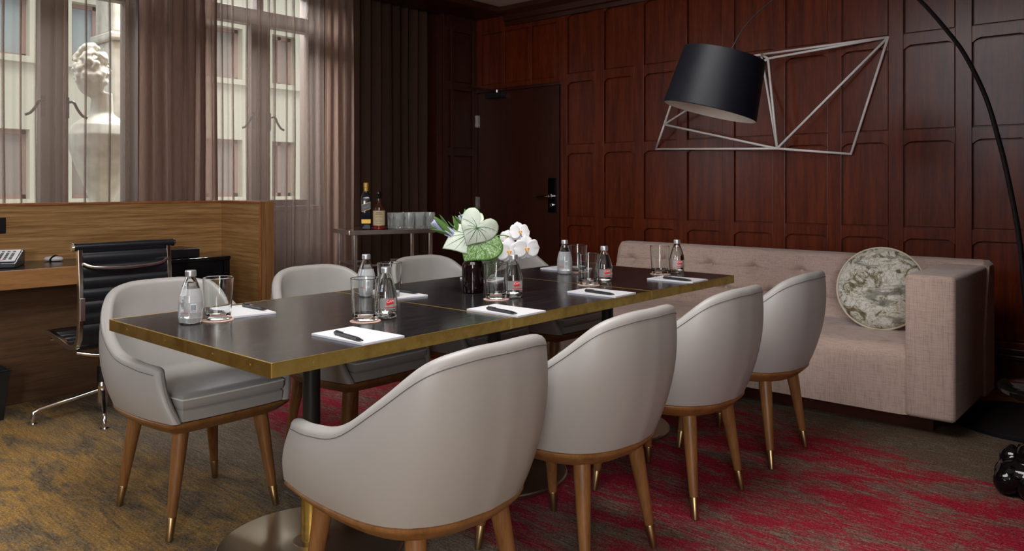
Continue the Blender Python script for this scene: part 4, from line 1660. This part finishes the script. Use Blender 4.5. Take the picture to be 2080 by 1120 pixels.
rd_(MB().box(-5.0, -4.70, 2.13, 2.40, 0.05, 0.60), blk).build('drawer_block', BLACKSATIN, blk, bevel=0.003)
bx = MB()
bx.box(-4.98, -4.72, 2.16, 2.395, 0.759, 0.812)
b_ = tag(rd_(bx, blk).build('storage_box', BLACKSATIN, bevel=0.003), 'flat black box lying on the black unit behind the office chair', 'box')
b_.location = blk.location

ph = empty('desk_telephone', (-4.93, 1.36, 0.7605), 'white-faced desk telephone at the left edge of the desk', 'telephone', rz=-0.5)
mb = MB()
pf = [(-0.10, 0.0), (0.115, 0.0), (0.115, 0.022), (0.10, 0.028), (-0.07, 0.085), (-0.10, 0.085)]
mb.rows([[(a, -0.10, z) for a, z in pf], [(a, 0.10, z) for a, z in pf]], smooth=False)
mb.build('telephone_body', GREYPL, ph, bevel=0.006)
slope = math.atan2(0.057, 0.17)
Mx = Matrix.Translation((0.020, 0, 0.0585)) @ Matrix.Rotation(slope, 4, 'Y')
fp = MB().box(-0.080, 0.078, -0.086, 0.092, 0.0, 0.004).xf(Mx).build('face_plate', WHITEPL, ph)
for r_ in range(5):
    for c_ in range(4):
        x = -0.055 + 0.024 * r_
        y = -0.02 + 0.026 * c_
        MB().box(x, x + (0.016 if r_ else 0.008), y, y + 0.014, 0.004, 0.0065).xf(Mx).build('key', GREYPL, fp)
MB().box(0.062, 0.066, 0.01, 0.035, 0.004, 0.0055).xf(Mx).build('red_lamp', LOGORED, fp)
hs = MB()
hs.tube(catmull([(-0.085, -0.075, 0.105), (-0.05, -0.08, 0.112), (0.03, -0.08, 0.085), (0.09, -0.075, 0.055)], 5), 0.018, 12)
hs.build('handset', GREYPL, ph)

pk = empty('stapler_disc', (-5.06, 1.672, 0.7605), 'small white oval disc with a black band on the desk', 'desk accessory')
pk.name = 'desk_disc'
pk.rotation_euler = (0, 0, TH)
MB().lathe([(0.035, 0.001), (0.052, 0.006), (0.055, 0.014), (0.045, 0.024), (0.02, 0.029), (0.0, 0.030)], 36, cap1=False, squash=(1, 0.75)).build('disc_body', WHITEPL, pk)
MB().tube([(0.008 + 0.004 * math.cos(k), 0.043 * math.cos(k * PI / 10), 0.004 + 0.0285 * math.sin(k * PI / 10)) for k in range(11)], 0.006, 8).build('band', BLACKGLOSS, pk)

dl = empty('added_desk_lamp', (-4.99, 0.62, 0.7605), 'small brass desk lamp added unseen on the desk beyond the left edge of the picture', 'lamp')  # added out of view to light the partition panels
MB().lathe([(0.07, 0), (0.07, 0.012), (0.012, 0.02), (0.010, 0.30)], 28).build('lamp_base', BRASS_L, dl)
MB().lathe([(0.12, 0.24), (0.085, 0.42), (0.083, 0.42), (0.118, 0.24)], 36, cap0=False, cap1=False).build('lamp_shade', CREAM, dl)
_pl = bpy.data.lights.new('added_lamp_bulb', 'POINT')
_pl.energy = 16
_pl.color = (1.0, 0.78, 0.52)
_pl.shadow_soft_size = 0.035
_po = bpy.data.objects.new('added_lamp_bulb', _pl)
_po.location = (0, 0, 0.33)
_po.parent = dl
COL.objects.link(_po)

wb = empty('waste_bin', (-4.70, 1.20, 0), 'black square waste bin at the lower left edge by the desk', 'bin')
mb = MB()
o_ = [(-1, -1), (1, -1), (1, 1), (-1, 1)]
mb.rows([[(x * 0.09, y * 0.09, 0.0) for x, y in o_], [(x * 0.115, y * 0.115, 0.255) for x, y in o_], [(x * 0.109, y * 0.109, 0.255) for x, y in o_], [(x * 0.085, y * 0.085, 0.012) for x, y in o_]], smooth=False)
mb.build('bin_body', BLACKSATIN, wb)
mb = MB()
mb.tube([(x * 0.115, y * 0.115, 0.257) for x, y in o_], 0.005, 8, closed=True)
mb.build('bin_rim', GREYPL, wb)

# office chair (faces the window wall, -x)
oc = empty('office_chair', (-4.36, 1.675, 0), 'black ribbed office chair with polished aluminium frame at the desk', 'chair', rz=PI)
# local frame: chair faces +x ; profile of the sling in xz
SP = catmull([(0.20, 0, 0.425), (0.12, 0, 0.44), (-0.02, 0, 0.425), (-0.15, 0, 0.405), (-0.235, 0, 0.41), (-0.285, 0, 0.46), (-0.300, 0, 0.56), (-0.300, 0, 0.70), (-0.292, 0, 0.82), (-0.285, 0, 0.895)], 14)
rows = []
HW = 0.205
acc = 0.0
for i, p in enumerate(SP):
    a = SP[max(0, i - 1)]
    b = SP[min(len(SP) - 1, i + 1)]
    tg = (b - a).normalized()
    nr = Vector((-tg.z, 0, tg.x))
    if i:
        acc += (SP[i] - SP[i - 1]).length
    rib = abs(math.sin(PI * acc / 0.058)) ** 0.6 * 0.012
    rows.append([p + nr * (0.004 + rib) + Vector((0, y, 0)) for y in (-HW, -HW * 0.5, 0, HW * 0.5, HW)] + [p - nr * (0.004 + rib) + Vector((0, y, 0)) for y in (HW, HW * 0.5, 0, -HW * 0.5, -HW)])
MB().rows(rows).build('sling', BLACKLEATHER, oc)
for s in (-1, 1):
    rr2 = []
    for i, p in enumerate(SP):
        a = SP[max(0, i - 1)]
        b = SP[min(len(SP) - 1, i + 1)]
        tg = (b - a).normalized()
        nr = Vector((-tg.z, 0, tg.x))
        y0_, y1_ = s * HW, s * (HW + 0.022)
        rr2.append([p + nr * 0.013 + Vector((0, y0_, 0)), p + nr * 0.013 + Vector((0, y1_, 0)), p - nr * 0.016 + Vector((0, y1_, 0)), p - nr * 0.016 + Vector((0, y0_, 0))])
    MB().rows(rr2, smooth=False).build('side_rail', STEELBROWN, oc, bevel=0.003)
    MB().box(-0.322, -0.311, s * (HW + 0.002) - 0.006, s * (HW + 0.002) + 0.018, 0.55, 0.66).build('rail_clamp', CHROME_S, oc, bevel=0.002)
MB().tube([(-0.285, -0.245, 0.905), (-0.285, 0.245, 0.905)], 0.019, 16).build('head_roll', BLACKLEATHER, oc)
for s in (-1, 1):
    MB().tube([(-0.285, s * 0.243, 0.905), (-0.285, s * 0.252, 0.905)], [0.021, 0.017], 16).build('roll_end_cap', CHROME, oc)
MB().tube(catmull([(-0.305, -0.205, 0.825), (-0.325, -0.15, 0.805), (-0.335, 0, 0.797), (-0.325, 0.15, 0.805), (-0.305, 0.205, 0.825)], 6), 0.009, 10).build('back_stretcher', CHROME, oc)
MB().tube(catmull([(-0.24, -0.21, 0.385), (-0.275, -0.12, 0.365), (-0.285, 0, 0.36), (-0.275, 0.12, 0.365), (-0.24, 0.21, 0.385)], 6), 0.009, 10).build('seat_stretcher', CHROME, oc)
MB().tube([(0.15, -0.2, 0.40), (0.10, 0, 0.38), (0.15, 0.2, 0.40)], 0.009, 10).build('front_stretcher', CHROME, oc)
MB().tube([(0.10, 0, 0.38), (0.0, 0, 0.365), (-0.28, 0, 0.36)], 0.014, 10).build('tilt_arm', STEELBROWN, oc)
MB().lathe([(0.018, 0.24), (0.018, 0.365)], 18).build('gas_column', STEELBROWN, oc)
MB().lathe([(0.026, 0.17), (0.026, 0.25)], 18).build('black_collar', BLACKSATIN, oc)
MB().lathe([(0.022, 0.045), (0.028, 0.06), (0.028, 0.15), (0.022, 0.172)], 18).build('hub', STEELBROWN, oc)
hubw = Vector((-4.36, 1.675, 0))
f1 = Vector((-0.246 * -0.0, 0, 0))
dirs = []
for lx, lz in ((-0.246, -0.211), (0.159, -0.283), (0.246, 0.211), (-0.159, 0.283)):
    w_ = R_ * lx + F_ * lz
    dirs.append(w_.normalized())
for w_ in dirs:
    d = Vector((-w_.x, -w_.y, 0))     # into the chair's own frame (turned by pi)
    L_ = 0.318
    lg = MB().tube([d * 0.02 + Vector((0, 0, 0.125)), d * (L_ - 0.03) + Vector((0, 0, 0.072)), d * (L_ - 0.005) + Vector((0, 0, 0.062)), d * L_ + Vector((0, 0, 0.03))], [0.013, 0.010, 0.010, 0.012], 10).build('base_leg', CHROME, oc)
    MB().lathe([(0.022, 0.0), (0.022, 0.006), (0.010, 0.010), (0.010, 0.03)], 16, tuple(d * L_)).build('glide', CHROME, lg)

# ------------------------------------------------------------------ bar cart
cart = empty('bar_cart', (-4.30, 3.53, 0), 'chrome and glass bar cart standing in front of the dark drape', 'cart', rz=math.radians(71))
W2, D2 = 0.31, 0.185
TZc = 0.905
mb = MB()
for a in ((-W2, W2, -D2, -D2 + 0.022), (-W2, W2, D2 - 0.022, D2), (-W2, -W2 + 0.022, -D2 + 0.022, D2 - 0.022), (W2 - 0.022, W2, -D2 + 0.022, D2 - 0.022)):
    mb.box(a[0], a[1], a[2], a[3], TZc - 0.03, TZc)
mb.build('top_frame', CHROME_S, cart, bevel=0.002)
MB().box(-W2 + 0.02, W2 - 0.02, -D2 + 0.02, D2 - 0.02, TZc - 0.012, TZc - 0.001).build('glass_top', GLASS, cart)
for x in (-W2 + 0.045, W2 - 0.03):
    for y in (-D2 + 0.02, D2 - 0.02):
        MB().box(x - 0.012, x + 0.012, y - 0.012, y + 0.012, 0.06, TZc - 0.03).build('post', CHROME_S, cart, bevel=0.002)
        MB().lathe([(0.012, 0.03), (0.012, 0.065)], 10, (x, y, 0)).build('caster_stem', CHROME_S, cart)
        MB().lathe([(0.03, -0.01), (0.03, 0.01)], 20).xf(Matrix.Translation((x, y, 0.030)) @ Matrix.Rotation(PI / 2, 4, 'X')).build('caster', BLACKSATIN, cart)
for zc_ in (0.66, 0.30):
    mb = MB()
    for y in (-D2 + 0.02, D2 - 0.02):
        for sx, x in ((1, -W2 + 0.045), (-1, W2 - 0.03)):
            mb.box(min(x, x + sx * 0.17), max(x, x + sx * 0.17), y - 0.007, y + 0.007, zc_, zc_ + 0.014)
            xx = x + sx * 0.163
            mb.box(xx - 0.007, xx + 0.007, y - 0.007, y + 0.007, zc_ - 0.12, zc_)
    for x in (-W2 + 0.045, W2 - 0.03):
        mb.box(x - 0.007, x + 0.007, -D2 + 0.02, D2 - 0.02, zc_, zc_ + 0.014)
    mb.build('fret_bracket', CHROME_S, cart)
    MB().box(-W2 + 0.04, W2 - 0.025, -D2 + 0.01, D2 - 0.01, zc_ - 0.13, zc_ - 0.12).build('glass_shelf', GLASS, cart)
    mb = MB()
    for y in (-D2 + 0.012, D2 - 0.012):
        mb.box(-W2 + 0.04, W2 - 0.025, y - 0.008, y + 0.008, zc_ - 0.135, zc_ - 0.115)
    mb.build('shelf_rail', CHROME_S, cart)


def on_cart(x, y):
    a = math.radians(71)
    return (-4.30 + x * math.cos(a) - y * math.sin(a), 3.53 + x * math.sin(a) + y * math.cos(a))


x_, y_ = on_cart(-0.135, -0.01)
wt = empty('whisky_bottle', (x_, y_, TZc), 'tall square dark whisky bottle with gold cap and slanted label on the cart', 'bottle', 'whisky bottles on the bar cart', face_cam(x_, y_))


def sq(h, z, r):
    pts = []
    for cx_, cy_, a0 in ((h - r, h - r, 0), (-h + r, h - r, PI / 2), (-h + r, -h + r, PI), (h - r, -h + r, 1.5 * PI)):
        for k in range(5):
            a = a0 + PI / 2 * k / 4
            pts.append((cx_ + r * math.cos(a), cy_ + r * math.sin(a), z))
    return pts


mb = MB()
mb.rows([sq(0.033, 0.0, 0.008), sq(0.035, 0.004, 0.008), sq(0.035, 0.205, 0.009), sq(0.031, 0.225, 0.014), sq(0.022, 0.245, 0.016), sq(0.0155, 0.262, 0.0154), sq(0.0145, 0.275, 0.0144)])
body = mb.build('bottle_body', BLUEGLASS, wt)
MB().lathe([(0.0158, 0.262), (0.0158, 0.285), (0.0172, 0.288), (0.0172, 0.318), (0.0155, 0.321)], 22).build('gold_cap', GOLD, wt)
mb = MB()
for z in (0.128, 0.175):
    mb.add([(0.0354, -0.031, z - 0.009), (0.0354, 0.031, z + 0.012), (0.0354, 0.031, z + 0.0145), (0.0354, -0.031, z - 0.0065)], [(0, 1, 2, 3)])
mb.build('gold_line', GOLD, body)
MB().add([(0.0353, -0.031, 0.1220), (0.0353, 0.031, 0.143), (0.0353, 0.031, 0.187), (0.0353, -0.031, 0.166)], [(0, 1, 2, 3)]).build('slanted_label', BLACKSATIN, body)
vs, fs = text_mesh('WALKER', 0.0125)
MB().add([(0.0357, x * math.cos(0.33) - y * math.sin(0.33), 0.1535 + x * math.sin(0.33) + y * math.cos(0.33)) for x, y, z in vs], fs).build('label_lettering', GREYINK, body)
MB().add([(0.0354, -0.031, 0.040), (0.0354, 0.031, 0.040), (0.0354, 0.031, 0.068), (0.0354, -0.031, 0.068)], [(0, 1, 2, 3)]).build('gold_label', GOLD, body)

x_, y_ = on_cart(-0.070, -0.09)
wt = empty('whisky_bottle', (x_, y_, TZc), 'short round amber whisky bottle with a cream label on the cart', 'bottle', 'whisky bottles on the bar cart', face_cam(x_, y_))
wt.scale = (1.08, 1.08, 1.06)
MB().lathe([(0.036, 0), (0.038, 0.003), (0.038, 0.028), (0.038, 0.125), (0.034, 0.142), (0.022, 0.158), (0.0155, 0.172), (0.0165, 0.188), (0.015, 0.200)], 32).build('bottle_body', WHISKY, wt)
MB().lathe([(0.014, 0.198), (0.0145, 0.215), (0.011, 0.222), (0.0135, 0.230), (0.012, 0.242), (0.005, 0.246)], 22).build('stopper', BLACKGLOSS, wt)
MB().lathe([(0.0383, 0.003), (0.0383, 0.022)], 32, cap0=False, cap1=False).build('red_base_band', REDWAX, wt)
mb = MB()
patch(mb, 0.0385, 0.026, 0.122, -1.45, 1.45)
lb2 = mb.build('cream_label', CREAMLABEL, wt)
mb = MB()
for k, z in enumerate((0.108, 0.098, 0.086, 0.078, 0.066, 0.058, 0.050, 0.038)):
    w = (0.45, 0.62, 0.5, 0.55, 0.3, 0.5, 0.55, 0.4)[k]
    patch(mb, 0.0388, z, z + (0.0035 if k < 2 else 0.0015), -w, w, 8)
mb.build('printed_line', INK, lb2)

# cut crystal tumblers in two rows
cr = MB()
rows = []
nn = 32
for r, z, fl in ((0.028, 0.0, 0), (0.033, 0.003, 1), (0.034, 0.02, 1), (0.036, 0.07, 1), (0.038, 0.09, 0), (0.038, 0.096, 0), (0.0355, 0.096, 0), (0.034, 0.06, 0), (0.030, 0.016, 0), (0.004, 0.014, 0)):
    rows.append([(r * (1 + 0.05 * fl * (1 if k % 4 < 2 else -1)) * math.cos(2 * PI * k / nn), r * (1 + 0.05 * fl * (1 if k % 4 < 2 else -1)) * math.sin(2 * PI * k / nn), z) for k in range(nn)])
cr.rows(rows, smooth=False)
c0 = tag(cr.build('crystal_tumbler', CRYSTAL), 'x', 'glass', 'cut crystal tumblers on the bar cart')
words = ['front row, leftmost', 'front row, second from the left', 'front row, third from the left', 'front row, rightmost beside the lilac bud',
         'back row, leftmost', 'back row, second from the left', 'back row, third from the left', 'back row, rightmost']
k = 0
for row_, yy_ in ((0, -0.115), (1, -0.03)):
    for i in range(4):
        x_, y_ = on_cart(0.062 + i * 0.079 - (0.0 if row_ == 0 else 0.01), yy_)
        o = c0
        if k:
            o = c0.copy()
            COL.objects.link(o)
        o.location = (x_, y_, TZc)
        o.rotation_euler = (0, 0, 0.3 * k)
        o.scale = (1.0, 1.0, 1.16)
        o['label'] = 'cut crystal tumbler on the bar cart, ' + words[k]
        k += 1

# ------------------------------------------------------------------ glossy black pieces at the right edge
tbx = Vector((-0.455, 4.02, 0))
tb = empty('black_side_table', tuple(tbx), 'low glossy black side table cut off by the right edge', 'table')
mb = MB()
rows = []
rt_ = random.Random(3)
nn = 40
wob = [1 + 0.03 * math.sin(3 * 2 * PI * k / nn) + 0.015 * rt_.uniform(-1, 1) for k in range(nn)]
for r, z in ((0.10, 0.285), (0.19, 0.30), (0.215, 0.315), (0.218, 0.33), (0.205, 0.342), (0.15, 0.346), (0.05, 0.345)):
    rows.append([(r * wob[k] * math.cos(2 * PI * k / nn), r * wob[k] * math.sin(2 * PI * k / nn), z + 0.002 * rt_.uniform(-1, 1)) for k in range(nn)])
mb.rows(rows)
mb.build('top', BLACKGLOSS, tb)
MB().lathe([(0.03, 0.03), (0.022, 0.08), (0.035, 0.14), (0.02, 0.18), (0.03, 0.24), (0.05, 0.29)], 20).build('stem', BLACKGLOSS, tb)
for k in range(3):
    a = 2 * PI * k / 3 + 2.6
    d = Vector((math.cos(a), math.sin(a), 0))
    MB().tube([Vector((0, 0, 0.08)), d * 0.07 + Vector((0, 0, 0.06)), d * 0.14 + Vector((0, 0, 0.040)), d * 0.17 + Vector((0, 0, 0.038))], [0.02, 0.016, 0.012, 0.013], 10).build('foot', BLACKGLOSS, tb)

fig = MB()
for a in ((0, 0, 0.07, 0.115, 0.10, 0.075), (-0.055, 0.02, 0.125, 0.045, 0.045, 0.045), (0.02, -0.01, 0.15, 0.06, 0.055, 0.06), (0.05, 0.03, 0.12, 0.06, 0.06, 0.05), (-0.06, -0.05, 0.05, 0.05, 0.05, 0.052), (0.03, -0.075, 0.05, 0.06, 0.05, 0.052),
          (-0.055, 0.02, 0.155, 0.02, 0.02, 0.025), (0.015, 0.0, 0.185, 0.026, 0.026, 0.02)):
    ell(*a, 12)
sc2 = fig.build('glossy_ceramic_sculpture', BLACKGLOSS, loc=(-0.500, 3.61, 0))
rm = sc2.modifiers.new('remesh', 'REMESH')
rm.mode = 'VOXEL'
rm.voxel_size = 0.006
rm.use_smooth_shade = True
tag(sc2, 'lumpy glossy black ceramic sculpture on the carpet at the lower right edge', 'sculpture')
